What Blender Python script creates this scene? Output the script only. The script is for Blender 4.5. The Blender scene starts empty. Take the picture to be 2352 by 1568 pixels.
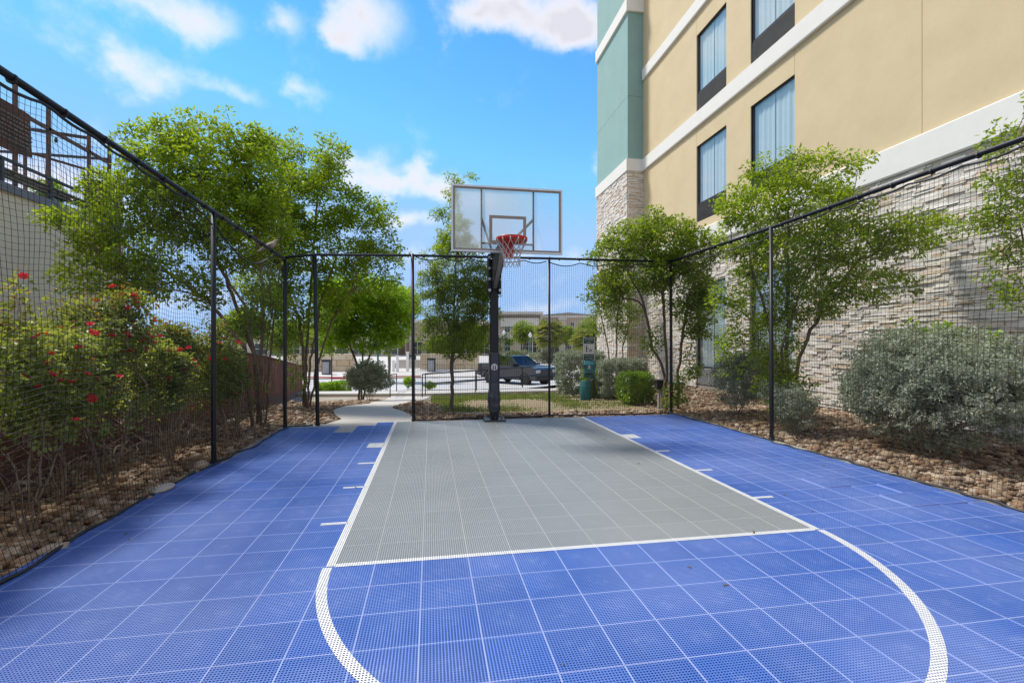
import bpy, bmesh, math, random
import numpy as np
from mathutils import Vector, Matrix
PI = math.pi
SC = bpy.context.scene
COL = SC.collection

# ============================================================ camera, sky, sun, exposure
CAM_H = 1.44
YAW = math.radians(9.8)
cam_d = bpy.data.cameras.new('camera'); cam = bpy.data.objects.new('camera', cam_d); COL.objects.link(cam)
cam.location = (0, 0, CAM_H); cam.rotation_euler = (math.radians(90), 0, -YAW)
cam_d.sensor_width = 36; cam_d.lens = 36 * 1082 / 2352; cam_d.shift_y = 0.003
cam_d.clip_start = 0.05; cam_d.clip_end = 3000
SC.camera = cam
SC.view_settings.view_transform = 'Standard'; SC.view_settings.look = 'None'
SC.view_settings.gamma = 1; SC.view_settings.use_curve_mapping = False
SC.view_settings.exposure = 1.42
SUN = Vector((-0.50, 0.42, 1.0)).normalized()
SUN_STRENGTH = 1.85
SKY_STRENGTH = 0.14
def ray(u, v):
    x = (u - 1176) / 1082; z = (791 - v) / 1082
    s, c = math.sin(YAW), math.cos(YAW)
    return Vector((x * c + s, -x * s + c, z))

world = bpy.data.worlds.new('World'); SC.world = world; world.use_nodes = True
def build_sky():
    nt = world.node_tree; N = nt.nodes; L = nt.links; N.clear()
    out = N.new('ShaderNodeOutputWorld'); bg = N.new('ShaderNodeBackground')
    sky = N.new('ShaderNodeTexSky'); sky.sky_type = 'NISHITA'; sky.sun_disc = False
    sky.sun_elevation = math.asin(SUN.z); sky.sun_rotation = math.atan2(SUN.x, SUN.y)
    sky.air_density = 1.0; sky.dust_density = 0.0; sky.ozone_density = 2.0
    hs = N.new('ShaderNodeHueSaturation'); hs.inputs['Saturation'].default_value = 1.3; hs.inputs['Value'].default_value = .78
    tn = N.new('ShaderNodeMix'); tn.data_type = 'RGBA'; tn.blend_type = 'MULTIPLY'; tn.inputs['Factor'].default_value = 1; tn.inputs['B'].default_value = (1.0, .97, 1.04, 1)
    L.new(sky.outputs[0], tn.inputs['A'])
    cap = N.new('ShaderNodeVectorMath'); cap.operation = 'MINIMUM'; cap.inputs[1].default_value = (1.05, 1.72, 2.85)   # sky radiance clamped to a pale blue ceiling, keeping the horizon from whitening
    L.new(tn.outputs['Result'], hs.inputs['Color']); L.new(hs.outputs[0], cap.inputs[0])
    tc = N.new('ShaderNodeTexCoord')
    nz = N.new('ShaderNodeTexNoise'); nz.inputs['Scale'].default_value = 7; nz.inputs['Detail'].default_value = 5; nz.inputs['Roughness'].default_value = .6
    L.new(tc.outputs['Generated'], nz.inputs['Vector'])
    sub = N.new('ShaderNodeVectorMath'); sub.operation = 'SUBTRACT'; sub.inputs[1].default_value = (.5, .5, .5)
    L.new(nz.outputs['Color'], sub.inputs[0])
    scl = N.new('ShaderNodeVectorMath'); scl.operation = 'SCALE'; scl.inputs['Scale'].default_value = .11
    L.new(sub.outputs[0], scl.inputs[0])
    add = N.new('ShaderNodeVectorMath'); add.operation = 'ADD'
    L.new(tc.outputs['Generated'], add.inputs[0]); L.new(scl.outputs[0], add.inputs[1])
    blobs = [  # direction, half width, half height, strength
        (ray(830, 40), .105, .075, .95), (ray(770, 80), .05, .04, .6), (ray(650, 68), .045, .04, .62),
        (ray(1090, 40), .10, .055, .95), (ray(1200, 30), .14, .065, .85), (ray(1330, 20), .12, .07, .8), (ray(1340, 50), .08, .04, .6),
        (ray(330, 5), .15, .05, .62), (ray(460, 25), .08, .05, .6), (ray(270, 140), .10, .05, .6), (ray(370, 160), .08, .03, .42),
        (ray(540, 205), .07, .022, .55), (ray(680, 198), .07, .025, .6), (ray(1135, 240), .05, .02, .22),
        (ray(820, 365), .10, .05, .85), (ray(920, 425), .13, .04, .8), (ray(1010, 415), .08, .035, .8), (ray(860, 430), .1, .03, .5),
        (ray(930, 505), .08, .03, .8), (ray(1080, 500), .12, .03, .45), (ray(1360, 395), .03, .035, .4),
        (ray(1240, 590), .25, .03, .42), (ray(1270, 640), .12, .03, .4), (ray(900, 600), .2, .04, .4), (ray(1200, 700), .4, .03, .4), (ray(400, 680), .3, .04, .5),
        (ray(60, 420), .2, .06, .8), (ray(200, 300), .10, .025, .25)]
    rnd = random.Random(7)
    for k in range(26):   # the same broken cloud cover round the rest of the sky
        az = YAW + math.radians(62 + k * 9.4); el = math.radians(rnd.uniform(12, 62))
        d = Vector((math.sin(az) * math.cos(el), math.cos(az) * math.cos(el), math.sin(el)))
        blobs.append((d, rnd.uniform(.1, .3), rnd.uniform(.05, .12), rnd.uniform(.7, 1.1)))
    for az, el, rx, ry in ((-48, 30, .28, .14), (-70, 44, .3, .12), (-40, 60, .3, .16), (30, 72, .35, .2), (120, 70, .35, .25), (220, 68, .35, .2), (300, 78, .3, .25), (-60, 18, .3, .08),  # unseen clouds added to show in window glass and fill light from overhead
                           (190, 45, .9, .5), (140, 30, .7, .4), (240, 30, .7, .4), (190, 15, .9, .3), (100, 45, .5, .35), (275, 45, .5, .35), (-75, 25, .4, .25)):  # large unseen clouds added behind and beside the camera as neutral fill light
        az, el = math.radians(az), math.radians(el); blobs.append((Vector((math.sin(az) * math.cos(el), math.cos(az) * math.cos(el), math.sin(el))), rx, ry, 1.0))
    prev = None
    for d, rx, ry, s in blobs:
        c = d.normalized(); side = c.cross(Vector((0, 0, 1))).normalized(); up = side.cross(c).normalized()
        R = Matrix((c, side, up)).transposed()
        k = c.length / d.length if d.length else 1
        m = N.new('ShaderNodeMapping'); m.vector_type = 'TEXTURE'
        m.inputs['Rotation'].default_value = R.to_euler('XYZ'); m.inputs['Scale'].default_value = (1000, rx, ry)
        L.new(add.outputs[0], m.inputs['Vector'])
        g = N.new('ShaderNodeTexGradient'); g.gradient_type = 'SPHERICAL'; L.new(m.outputs[0], g.inputs['Vector'])
        mu = N.new('ShaderNodeMath'); mu.operation = 'MULTIPLY_ADD'; mu.inputs[1].default_value = s
        L.new(g.outputs['Fac'], mu.inputs[0])
        if prev is None: mu.inputs[2].default_value = 0
        else: L.new(prev.outputs[0], mu.inputs[2])
        prev = mu
    n2 = N.new('ShaderNodeTexNoise'); n2.inputs['Scale'].default_value = 14; n2.inputs['Detail'].default_value = 8; n2.inputs['Roughness'].default_value = .62
    L.new(tc.outputs['Generated'], n2.inputs['Vector'])
    ma = N.new('ShaderNodeMath'); ma.operation = 'MULTIPLY_ADD'; ma.inputs[1].default_value = 1.1; ma.inputs[2].default_value = -.62
    L.new(n2.outputs['Fac'], ma.inputs[0])
    sm = N.new('ShaderNodeMath'); sm.operation = 'ADD'; L.new(prev.outputs[0], sm.inputs[0]); L.new(ma.outputs[0], sm.inputs[1])
    mr = N.new('ShaderNodeMapRange'); mr.interpolation_type = 'SMOOTHSTEP'
    mr.inputs['From Min'].default_value = .0; mr.inputs['From Max'].default_value = 1.05
    L.new(sm.outputs[0], mr.inputs['Value'])
    # cloud body: denser parts of a cloud are a little greyer
    cr = N.new('ShaderNodeMix'); cr.data_type = 'RGBA'
    cr.inputs['A'].default_value = (3.1, 3.05, 3.1, 1); cr.inputs['B'].default_value = (2.05, 2.05, 2.3, 1)
    mr2 = N.new('ShaderNodeMapRange'); mr2.inputs['From Min'].default_value = .35; mr2.inputs['From Max'].default_value = 1.15
    L.new(sm.outputs[0], mr2.inputs['Value']); L.new(mr2.outputs[0], cr.inputs['Factor'])
    mx = N.new('ShaderNodeMix'); mx.data_type = 'RGBA'
    L.new(mr.outputs[0], mx.inputs['Factor']); L.new(cap.outputs[0], mx.inputs['A']); L.new(cr.outputs['Result'], mx.inputs['B'])
    L.new(mx.outputs['Result'], bg.inputs['Color']); bg.inputs['Strength'].default_value = SKY_STRENGTH
    L.new(bg.outputs[0], out.inputs[0])
build_sky()
sun_d = bpy.data.lights.new('sun', 'SUN'); sun = bpy.data.objects.new('sun', sun_d); COL.objects.link(sun)
sun_d.energy = SUN_STRENGTH; sun_d.angle = math.radians(10); sun_d.color = (1, .95, .87)
sun.rotation_euler = SUN.to_track_quat('Z', 'Y').to_euler(); sun.location = (0, 0, 30)
SC.cycles.max_bounces = 8; SC.cycles.transparent_max_bounces = 24; SC.cycles.use_denoising = True
SC.cycles.caustics_reflective = False; SC.cycles.caustics_refractive = False
SC.cycles.sample_clamp_indirect = 4

# ============================================================ helpers
def G(u, d):                       # ground plan point at picture column u (2352 wide) and depth d
    r = ray(u, 791); return (r.x * d, r.y * d)
HY = [(-50, -.02), (9.6, -.02), (12, -.06), (13.5, -.14), (16, -.4), (18, -.6), (22, -.8), (30, -1.2), (36, -1.28), (42, -1.34), (55, -1.25), (75, -.9), (100, -.5), (160, -.3), (2500, -.2)]
HX, HZ = [a for a, b in HY], [b for a, b in HY]
def ground_z(x, y):
    x = np.asarray(x, float); y = np.asarray(y, float)
    h = np.interp(y, HX, HZ)
    t = np.clip((x - 6.3) / 2.5, 0, 1); t = t * t * (3 - 2 * t)
    far = np.clip((y - 24) / 6, 0, 1)
    h2 = np.maximum(h, -.02 - .0 * y)
    return h * (1 - t * (1 - far)) + h2 * t * (1 - far)
def gz(x, y): return float(ground_z(x, y))
def GV(u, v):                      # where the sight line through (u, v) meets the ground
    r = ray(u, v); lo, hi = 1.0, 200.0
    d = 2.0
    while d < 200:
        p = r * d
        if CAM_H + p.z <= gz(p.x, p.y): break
        d += .05
    return (r.x * d, r.y * d)

def link(o, parent=None):
    COL.objects.link(o)
    if parent is not None: o.parent = parent
    return o
def tag(o, label=None, cat=None, group=None, kind=None):
    if label: o['label'] = label
    if cat: o['category'] = cat
    if group: o['group'] = group
    if kind: o['kind'] = kind
    return o
def thing(name, label, cat, loc=(0, 0, 0), rz=0, group=None):
    o = bpy.data.objects.new(name, None); link(o); o.location = loc; o.rotation_euler = (0, 0, rz)
    o.empty_display_size = .2
    return tag(o, label, cat, group)
def copy_tree(o, parent=None):
    c = o.copy(); COL.objects.link(c)
    if parent is not None: c.parent = parent
    for ch in list(o.children): copy_tree(ch, c)
    return c
def fast_obj(name, V, F, mat, parent=None, smooth=False, mats=None, midx=None):
    V = np.asarray(V, np.float32); F = np.asarray(F, np.int32); k = F.shape[1]
    me = bpy.data.meshes.new(name)
    me.vertices.add(len(V)); me.vertices.foreach_set('co', V.ravel())
    me.loops.add(F.size); me.loops.foreach_set('vertex_index', F.ravel())
    me.polygons.add(len(F)); me.polygons.foreach_set('loop_start', np.arange(0, F.size, k, dtype=np.int32))
    me.polygons.foreach_set('loop_total', np.full(len(F), k, np.int32))
    me.polygons.foreach_set('use_smooth', np.full(len(F), bool(smooth)))
    if mats:
        for m in mats: me.materials.append(m)
        me.polygons.foreach_set('material_index', np.asarray(midx, np.int32))
    else: me.materials.append(mat)
    me.update(calc_edges=True); me.validate()
    o = bpy.data.objects.new(name, me); return link(o, parent)

class MB:
    """collects simple solids into one mesh"""
    def __init__(s): s.v = []; s.f = []
    def add(s, vs, fs, M=None):
        b = len(s.v)
        for p in vs:
            p = Vector(p)
            if M is not None: p = M @ p
            s.v.append(tuple(p))
        s.f += [tuple(i + b for i in f) for f in fs]
        return s
    def box(s, x0, x1, y0, y1, z0, z1, M=None):
        return s.add([(x0, y0, z0), (x1, y0, z0), (x1, y1, z0), (x0, y1, z0), (x0, y0, z1), (x1, y0, z1), (x1, y1, z1), (x0, y1, z1)],
                     [(0, 3, 2, 1), (4, 5, 6, 7), (0, 1, 5, 4), (1, 2, 6, 5), (2, 3, 7, 6), (3, 0, 4, 7)], M)
    def bar(s, a, b, w, h=None, up=(0, 0, 1)):
        a, b = Vector(a), Vector(b); h = h or w; d = (b - a); L = d.length; d.normalize()
        up = Vector(up)
        if abs(d.dot(up)) > .98: up = Vector((1, 0, 0))
        x = d.cross(up).normalized(); z = x.cross(d)
        M = Matrix.Translation(a) @ Matrix((x, d, z)).transposed().to_4x4()
        return s.box(-w / 2, w / 2, 0, L, -h / 2, h / 2, M)
    def tube(s, pts, r, n=8, caps=True, closed=False):
        pts = [Vector(p) for p in pts]; m = len(pts)
        rs = r if hasattr(r, '__len__') else [r] * m
        vs = []; prevx = None
        for i, p in enumerate(pts):
            if closed: t = pts[(i + 1) % m] - pts[i - 1]
            else: t = pts[min(i + 1, m - 1)] - pts[max(i - 1, 0)]
            t.normalize()
            if prevx is None:
                a = Vector((0, 0, 1)) if abs(t.z) < .9 else Vector((1, 0, 0)); x = t.cross(a).normalized()
            else: x = (prevx - t * prevx.dot(t)).normalized()
            prevx = x; y = t.cross(x)
            for k in range(n):
                a = 2 * PI * k / n; vs.append(p + (x * math.cos(a) + y * math.sin(a)) * rs[i])
        fs = []
        for i in range(m if closed else m - 1):
            j = (i + 1) % m
            for k in range(n):
                fs.append((i * n + k, i * n + (k + 1) % n, j * n + (k + 1) % n, j * n + k))
        if caps and not closed:
            fs.append(tuple(range(n - 1, -1, -1))); fs.append(tuple((m - 1) * n + k for k in range(n)))
        return s.add(vs, fs)
    def lathe(s, prof, n=16, M=None):
        vs = [(r * math.cos(2 * PI * k / n), r * math.sin(2 * PI * k / n), z) for r, z in prof for k in range(n)]
        fs = [(i * n + k, i * n + (k + 1) % n, (i + 1) * n + (k + 1) % n, (i + 1) * n + k) for i in range(len(prof) - 1) for k in range(n)]
        fs.append(tuple(range(n - 1, -1, -1))); fs.append(tuple((len(prof) - 1) * n + k for k in range(n)))
        return s.add(vs, fs, M)
    def prism(s, poly, a0, a1, axis='y', M=None):
        n = len(poly)
        if axis == 'y': vs = [(x, a0, z) for x, z in poly] + [(x, a1, z) for x, z in poly]
        elif axis == 'x': vs = [(a0, x, z) for x, z in poly] + [(a1, x, z) for x, z in poly]
        else: vs = [(x, y, a0) for x, y in poly] + [(x, y, a1) for x, y in poly]
        fs = [tuple(range(n)), tuple(range(2 * n - 1, n - 1, -1))] + [(i, i + n, (i + 1) % n + n, (i + 1) % n) for i in range(n)]
        return s.add(vs, fs, M)
    def build(s, name, mat, parent=None, bevel=0, smooth=False, seg=2):
        me = bpy.data.meshes.new(name); me.from_pydata(s.v, [], s.f); me.materials.append(mat)
        bm = bmesh.new(); bm.from_mesh(me)
        bmesh.ops.recalc_face_normals(bm, faces=bm.faces)
        if bevel: bmesh.ops.bevel(bm, geom=bm.edges[:], offset=bevel, segments=seg, affect='EDGES', profile=.6)
        for f in bm.faces: f.smooth = smooth
        bm.to_mesh(me); bm.free()
        o = bpy.data.objects.new(name, me); return link(o, parent)

# ------------------------------------------------------------ materials
def mat(name, base, rough=.7, metal=0., var=.25, vscale=4., bump=0., bscale=60., spec=.5, c2=None, coat=0.):
    m = bpy.data.materials.new(name); m.use_nodes = True; nt = m.node_tree; N = nt.nodes; L = nt.links
    p = N['Principled BSDF']; p.inputs['Roughness'].default_value = rough; p.inputs['Metallic'].default_value = metal
    p.inputs['Specular IOR Level'].default_value = spec; p.inputs['Coat Weight'].default_value = coat
    g = N.new('ShaderNodeNewGeometry')
    n = N.new('ShaderNodeTexNoise'); n.inputs['Scale'].default_value = vscale; n.inputs['Detail'].default_value = 6; n.inputs['Roughness'].default_value = .65
    L.new(g.outputs['Position'], n.inputs['Vector'])
    mr = N.new('ShaderNodeMapRange'); mr.inputs['From Min'].default_value = .3; mr.inputs['From Max'].default_value = .7
    L.new(n.outputs['Fac'], mr.inputs['Value'])
    mx = N.new('ShaderNodeMix'); mx.data_type = 'RGBA'
    b2 = c2 or tuple(c * (1 - var) for c in base)
    mx.inputs['A'].default_value = (*base, 1); mx.inputs['B'].default_value = (*b2, 1)
    L.new(mr.outputs[0], mx.inputs['Factor']); L.new(mx.outputs['Result'], p.inputs['Base Color'])
    if bump:
        n2 = N.new('ShaderNodeTexNoise'); n2.inputs['Scale'].default_value = bscale; n2.inputs['Detail'].default_value = 4
        L.new(g.outputs['Position'], n2.inputs['Vector'])
        b = N.new('ShaderNodeBump'); b.inputs['Strength'].default_value = bump; b.inputs['Distance'].default_value = .01
        L.new(n2.outputs['Fac'], b.inputs['Height']); L.new(b.outputs[0], p.inputs['Normal'])
    return m
def island_mat(name, stops, rough=.8, bump=0., bscale=40., noise=.25, nscale=20):
    """one random colour per separate piece"""
    m = bpy.data.materials.new(name); m.use_nodes = True; nt = m.node_tree; N = nt.nodes; L = nt.links
    p = N['Principled BSDF']; p.inputs['Roughness'].default_value = rough
    g = N.new('ShaderNodeNewGeometry'); oi = N.new('ShaderNodeObjectInfo')
    a = N.new('ShaderNodeMath'); a.operation = 'ADD'; L.new(g.outputs['Random Per Island'], a.inputs[0]); L.new(oi.outputs['Random'], a.inputs[1])
    fr = N.new('ShaderNodeMath'); fr.operation = 'FRACT'; L.new(a.outputs[0], fr.inputs[0])
    cr = N.new('ShaderNodeValToRGB'); cr.color_ramp.interpolation = 'LINEAR'; e = cr.color_ramp.elements
    for i, (pos, c) in enumerate(stops):
        if i < 2: el = e[i]; el.position = pos
        else: el = e.new(pos)
        el.color = (*c, 1)
    L.new(fr.outputs[0], cr.inputs[0])
    n = N.new('ShaderNodeTexNoise'); n.inputs['Scale'].default_value = nscale; n.inputs['Detail'].default_value = 5
    L.new(g.outputs['Position'], n.inputs['Vector'])
    mr = N.new('ShaderNodeMapRange'); mr.inputs['To Min'].default_value = 1 - noise; mr.inputs['To Max'].default_value = 1 + noise
    L.new(n.outputs['Fac'], mr.inputs['Value'])
    mu = N.new('ShaderNodeVectorMath'); mu.operation = 'SCALE'; L.new(cr.outputs[0], mu.inputs[0]); L.new(mr.outputs[0], mu.inputs['Scale'])
    L.new(mu.outputs[0], p.inputs['Base Color'])
    if bump:
        b = N.new('ShaderNodeBump'); b.inputs['Strength'].default_value = bump; b.inputs['Distance'].default_value = .01
        n2 = N.new('ShaderNodeTexNoise'); n2.inputs['Scale'].default_value = bscale; n2.inputs['Detail'].default_value = 5
        L.new(g.outputs['Position'], n2.inputs['Vector']); L.new(n2.outputs['Fac'], b.inputs['Height']); L.new(b.outputs[0], p.inputs['Normal'])
    return m
def leaf_mat(name, c_dark, c_light, trans=.45, tcol=None, rough=.45):
    m = bpy.data.materials.new(name); m.use_nodes = True; nt = m.node_tree; N = nt.nodes; L = nt.links
    out = N['Material Output']; p = N['Principled BSDF']; p.inputs['Roughness'].default_value = rough
    g = N.new('ShaderNodeNewGeometry')
    n = N.new('ShaderNodeTexNoise'); n.inputs['Scale'].default_value = 1.6; n.inputs['Detail'].default_value = 3
    L.new(g.outputs['Position'], n.inputs['Vector'])
    a = N.new('ShaderNodeMath'); a.operation = 'MULTIPLY_ADD'; a.inputs[1].default_value = .6; L.new(g.outputs['Random Per Island'], a.inputs[0])
    mr = N.new('ShaderNodeMapRange'); mr.inputs['From Min'].default_value = .35; mr.inputs['From Max'].default_value = .65; mr.inputs['To Max'].default_value = .45
    L.new(n.outputs['Fac'], mr.inputs['Value']); L.new(mr.outputs[0], a.inputs[2])
    mx = N.new('ShaderNodeMix'); mx.data_type = 'RGBA'; mx.inputs['A'].default_value = (*c_dark, 1); mx.inputs['B'].default_value = (*c_light, 1)
    L.new(a.outputs[0], mx.inputs['Factor']); L.new(mx.outputs['Result'], p.inputs['Base Color'])
    t = N.new('ShaderNodeBsdfTranslucent')
    tm = N.new('ShaderNodeMix'); tm.data_type = 'RGBA'; tm.blend_type = 'MULTIPLY'; tm.inputs['Factor'].default_value = 1
    L.new(mx.outputs['Result'], tm.inputs['A']); tm.inputs['B'].default_value = (*(tcol or (2.2, 1.9, .8)), 1)
    L.new(tm.outputs['Result'], t.inputs['Color'])
    ms = N.new('ShaderNodeMixShader'); ms.inputs[0].default_value = trans
    L.new(p.outputs[0], ms.inputs[1]); L.new(t.outputs[0], ms.inputs[2]); L.new(ms.outputs[0], out.inputs['Surface'])
    return m

M_BLACK = mat('black_powder_coat', (.011, .012, .016), .42, var=.3, vscale=9, spec=.35)
M_NET = mat('black_net_twine', (.022, .019, .017), .8, var=.3)
M_HEM = mat('black_tape', (.03, .03, .033), .6, var=.4, vscale=14)
M_DARK = mat('dark_bronze', (.035, .032, .03), .45)
M_CONC = mat('pale_concrete', (.50, .465, .41), .85, var=.14, vscale=1.4, bump=.15, bscale=90)
M_ROAD = mat('road_concrete', (.46, .45, .43), .9, var=.12, vscale=.4)
M_SOIL = mat('bed_soil', (.17, .11, .065), .95, var=.5, vscale=6, bump=.5, bscale=30)
M_GRND = mat('dry_ground', (.36, .30, .22), .95, var=.3, vscale=1.2)
M_STEEL = mat('galvanised_steel', (.55, .56, .57), .35, .8, var=.2)
M_WHITE = mat('white_paint', (.78, .77, .74), .6, var=.08)

# ============================================================ setting: ground
def ground_sheet():
    xs = np.unique(np.concatenate([np.linspace(-12, 20, 90), np.linspace(-80, 90, 60), np.array([-2000, -800, -300, 300, 800, 2000])]))
    ys = np.unique(np.concatenate([np.linspace(-8, 50, 150), np.linspace(50, 200, 40), np.array([-400, -60, 400, 900, 2000, 2400])]))
    X, Y = np.meshgrid(xs, ys); Z = ground_z(X, Y) - .03
    inside = (X > -2.6) & (X < 5.15) & (Y < 9.0); Z = np.where(inside, -.06, Z)
    V = np.stack([X, Y, Z], -1).reshape(-1, 3); nx, ny = len(xs), len(ys)
    i = np.arange(ny - 1)[:, None] * nx + np.arange(nx - 1)[None]
    F = np.stack([i, i + 1, i + nx + 1, i + nx], -1).reshape(-1, 4)
    tag(fast_obj('ground', V, F, M_GRND, smooth=True), kind='structure')
ground_sheet()

def strip(name, left, right, m, off, nl=40, nw=8, skirt=0., kind='structure'):
    def resample(P, n):
        P = np.array(P, float); s = np.concatenate([[0], np.cumsum(np.linalg.norm(np.diff(P, axis=0), axis=1))])
        t = np.linspace(0, s[-1], n); return np.stack([np.interp(t, s, P[:, 0]), np.interp(t, s, P[:, 1])], 1)
    A, B = resample(left, nl), resample(right, nl)
    w = np.linspace(0, 1, nw)[None, :, None]
    P = A[:, None] * (1 - w) + B[:, None] * w
    Z = ground_z(P[..., 0], P[..., 1]) + off
    V = np.concatenate([P, Z[..., None]], -1).reshape(-1, 3)
    i = np.arange(nl - 1)[:, None] * nw + np.arange(nw - 1)[None]
    F = np.stack([i, i + 1, i + nw + 1, i + nw], -1).reshape(-1, 4)
    if skirt:
        edge = list(range(nw)) + [r * nw + nw - 1 for r in range(1, nl)] + [(nl - 1) * nw + c for c in range(nw - 2, -1, -1)] + [r * nw for r in range(nl - 2, 0, -1)]
        b = len(V); D = V[edge].copy(); D[:, 2] -= skirt; V = np.concatenate([V, D]); n = len(edge)
        S = np.array([[edge[k], edge[(k + 1) % n], b + (k + 1) % n, b + k] for k in range(n)]); F = np.concatenate([F, S])
    o = fast_obj(name, V, F, m); return tag(o, kind=kind)

# slab the court tiles lie on
tag(MB().box(-2.6, 5.17, -4, 9.1, -.25, -.016).build('court_slab', mat('slab_concrete', (.40, .38, .34), .9, bump=.2)), kind='structure')
# curved concrete path from the gate
PL = [(-2.0, 8.2), (-1.95, 9.0), GV(785, 962), GV(768, 950), GV(764, 943), GV(775, 937), GV(794, 932), GV(849, 926), GV(893, 912), GV(905, 905), GV(915, 893)]
PR = [(-.3, 8.2), (-.3, 9.05), GV(946, 953), GV(925, 944), GV(905, 938), GV(899.5, 935), GV(910, 930), GV(946, 922), GV(985, 912), GV(1000, 905), GV(1010, 893)]
strip('path', PL, PR, M_CONC, .0, nl=90, nw=10, skirt=.1)
# raised walk crossing behind, road, plaza
strip('pavement', [G(560, 20.4), G(980, 19.6), G(1420, 22.4)], [G(560, 22.6), G(980, 22.2), G(1420, 24.2)], M_CONC, .10, 60, 6, skirt=.3)
strip('road', [(-60, 25), (60, 25)], [(-60, 39), (60, 39)], M_ROAD, .02, 60, 14)
strip('plaza', [(-90, 39.4), (90, 39.4)], [(-90, 96), (90, 96)], mat('plaza_concrete', (.52, .49, .44), .9, var=.12, vscale=.3), .10, 60, 24, skirt=.3)
M_RED = mat('red_kerb_paint', (.55, .035, .03), .6, var=.25, vscale=3)
def kerb(u0, u1, d0, d1):
    b = MB(); n = 8
    for k in range(n):
        a = G(u0 + (u1 - u0) * k / n, d0 + (d1 - d0) * k / n); c = G(u0 + (u1 - u0) * (k + 1) / n, d0 + (d1 - d0) * (k + 1) / n)
        b.bar((*a, gz(*a) + .05), (*c, gz(*c) + .05), .16, .26)
    tag(b.build('red_kerb', M_RED), kind='structure')
kerb(640, 812, 38.5, 37.2); kerb(840, 966, 39.0, 38.8)
# lawn
strip('lawn', [(.6, 10.1), (-.2, 11.5), (-.3, 14), (.1, 17.9)], [(5.2, 10.0), (5.6, 13), (5.9, 17), (5.8, 20.3)],
      mat('thin_lawn_soil', (.27, .19, .12), .95, c2=(.19, .165, .075), vscale=1.2, bump=.5), -.012, 40, 30)
# gravel-bed soil sheets
for L_, R_ in (([(-4.3, -1), (-4.3, 9), (-4.4, 13)], [(-2.6, -1), (-2.6, 9), (-2.0, 13)]),
               ([(5.15, -1), (5.15, 9.3), (4.9, 12.5)], [(9, -1), (9, 9.3), (9, 19)]),
               ([(-.25, 9.25), (5, 9.25)], [(-.4, 10.2), (5, 10.4)])):
    strip('bed_soil', L_, R_, M_SOIL, -.018, 40, 14)

# river stones
M_ROCK = island_mat('river_stone', [(0, (.16, .09, .05)), (.3, (.29, .18, .10)), (.55, (.21, .145, .09)), (.75, (.38, .28, .18)), (.92, (.50, .41, .31)), (1, (.12, .075, .05))], .8, bump=.3, bscale=80, noise=.2)
def rocks():
    rng = np.random.default_rng(3)
    t = (1 + 5 ** .5) / 2
    I = np.array([(-1, t, 0), (1, t, 0), (-1, -t, 0), (1, -t, 0), (0, -1, t), (0, 1, t), (0, -1, -t), (0, 1, -t), (t, 0, -1), (t, 0, 1), (-t, 0, -1), (-t, 0, 1)], float); I /= np.linalg.norm(I[0])
    T = np.array([(0, 11, 5), (0, 5, 1), (0, 1, 7), (0, 7, 10), (0, 10, 11), (1, 5, 9), (5, 11, 4), (11, 10, 2), (10, 7, 6), (7, 1, 8), (3, 9, 4), (3, 4, 2), (3, 2, 6), (3, 6, 8), (3, 8, 9), (4, 9, 5), (2, 4, 11), (6, 2, 10), (8, 6, 7), (9, 8, 1)])
    P = []
    def zone(x0, x1, y0, y1, dens, keep=None, size=1.):
        n = int((x1 - x0) * (y1 - y0) * dens); p = np.stack([rng.uniform(x0, x1, n), rng.uniform(y0, y1, n), np.full(n, size)], 1)
        if keep is not None: p = p[keep(p[:, 0], p[:, 1])]
        P.append(p)
    pathL = np.array(PL[:9]); pathR = np.array(PR[:8])
    zone(-4.2, -2.62, 1.5, 9.2, 560)
    zone(-4.3, -1.2, 9.2, 14.5, 200, lambda x, y: x < np.interp(y, pathL[:, 1], pathL[:, 0]) - .02)
    zone(-3.4, 0, 14, 17.5, 120, lambda x, y: x < np.interp(y, pathL[:, 1], pathL[:, 0]) - .02)
    zone(-1.4, 5.1, 9.3, 9.95, 330, lambda x, y: x > np.interp(y, pathR[:, 1], pathR[:, 0]) + .02)
    zone(-1.5, .9, 9.9, 14.5, 200, lambda x, y: (x > np.interp(y, pathR[:, 1], pathR[:, 0]) + .02) & (x < .5 - (y - 10) * .2))
    zone(5.16, 8.9, 1.5, 10, 400)
    zone(5.0, 8.9, 10, 18.5, 150)
    zone(1.0, 7.5, 20.2, 21.6, 40, None, 1.2)
    zone(-4, -1, 23.4, 24.8, 60)
    P = np.concatenate(P); n = len(P)
    s = rng.lognormal(-.08, .42, (n, 1)) * .027 * P[:, 2:3]
    sc = np.concatenate([s * rng.uniform(.9, 1.5, (n, 1)), s * rng.uniform(.7, 1.1, (n, 1)), s * rng.uniform(.45, .75, (n, 1))], 1)
    jit = 1 + rng.uniform(-.22, .22, (n, 12, 1))
    V = I[None] * jit * sc[:, None]
    a = rng.uniform(0, 2 * PI, n); b = rng.normal(0, .35, n)
    ca, sa, cb, sb = np.cos(a), np.sin(a), np.cos(b), np.sin(b)
    x, y, z = V[..., 0], V[..., 1], V[..., 2]
    y, z = y * cb[:, None] - z * sb[:, None], y * sb[:, None] + z * cb[:, None]
    x, y = x * ca[:, None] - y * sa[:, None], x * sa[:, None] + y * ca[:, None]
    V = np.stack([x + P[:, :1], y + P[:, 1:2], z + (ground_z(P[:, 0], P[:, 1]) + sc[:, 2] * .4 - .02 + rng.uniform(0, .02, n))[:, None]], -1)
    F = T[None] + (np.arange(n) * 12)[:, None, None]
    o = fast_obj('gravel', V.reshape(-1, 3), F.reshape(-1, 3), M_ROCK, smooth=True)
    tag(o, 'brown and tan river stones filling the planting beds', 'gravel', kind='stuff')
rocks()

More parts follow.
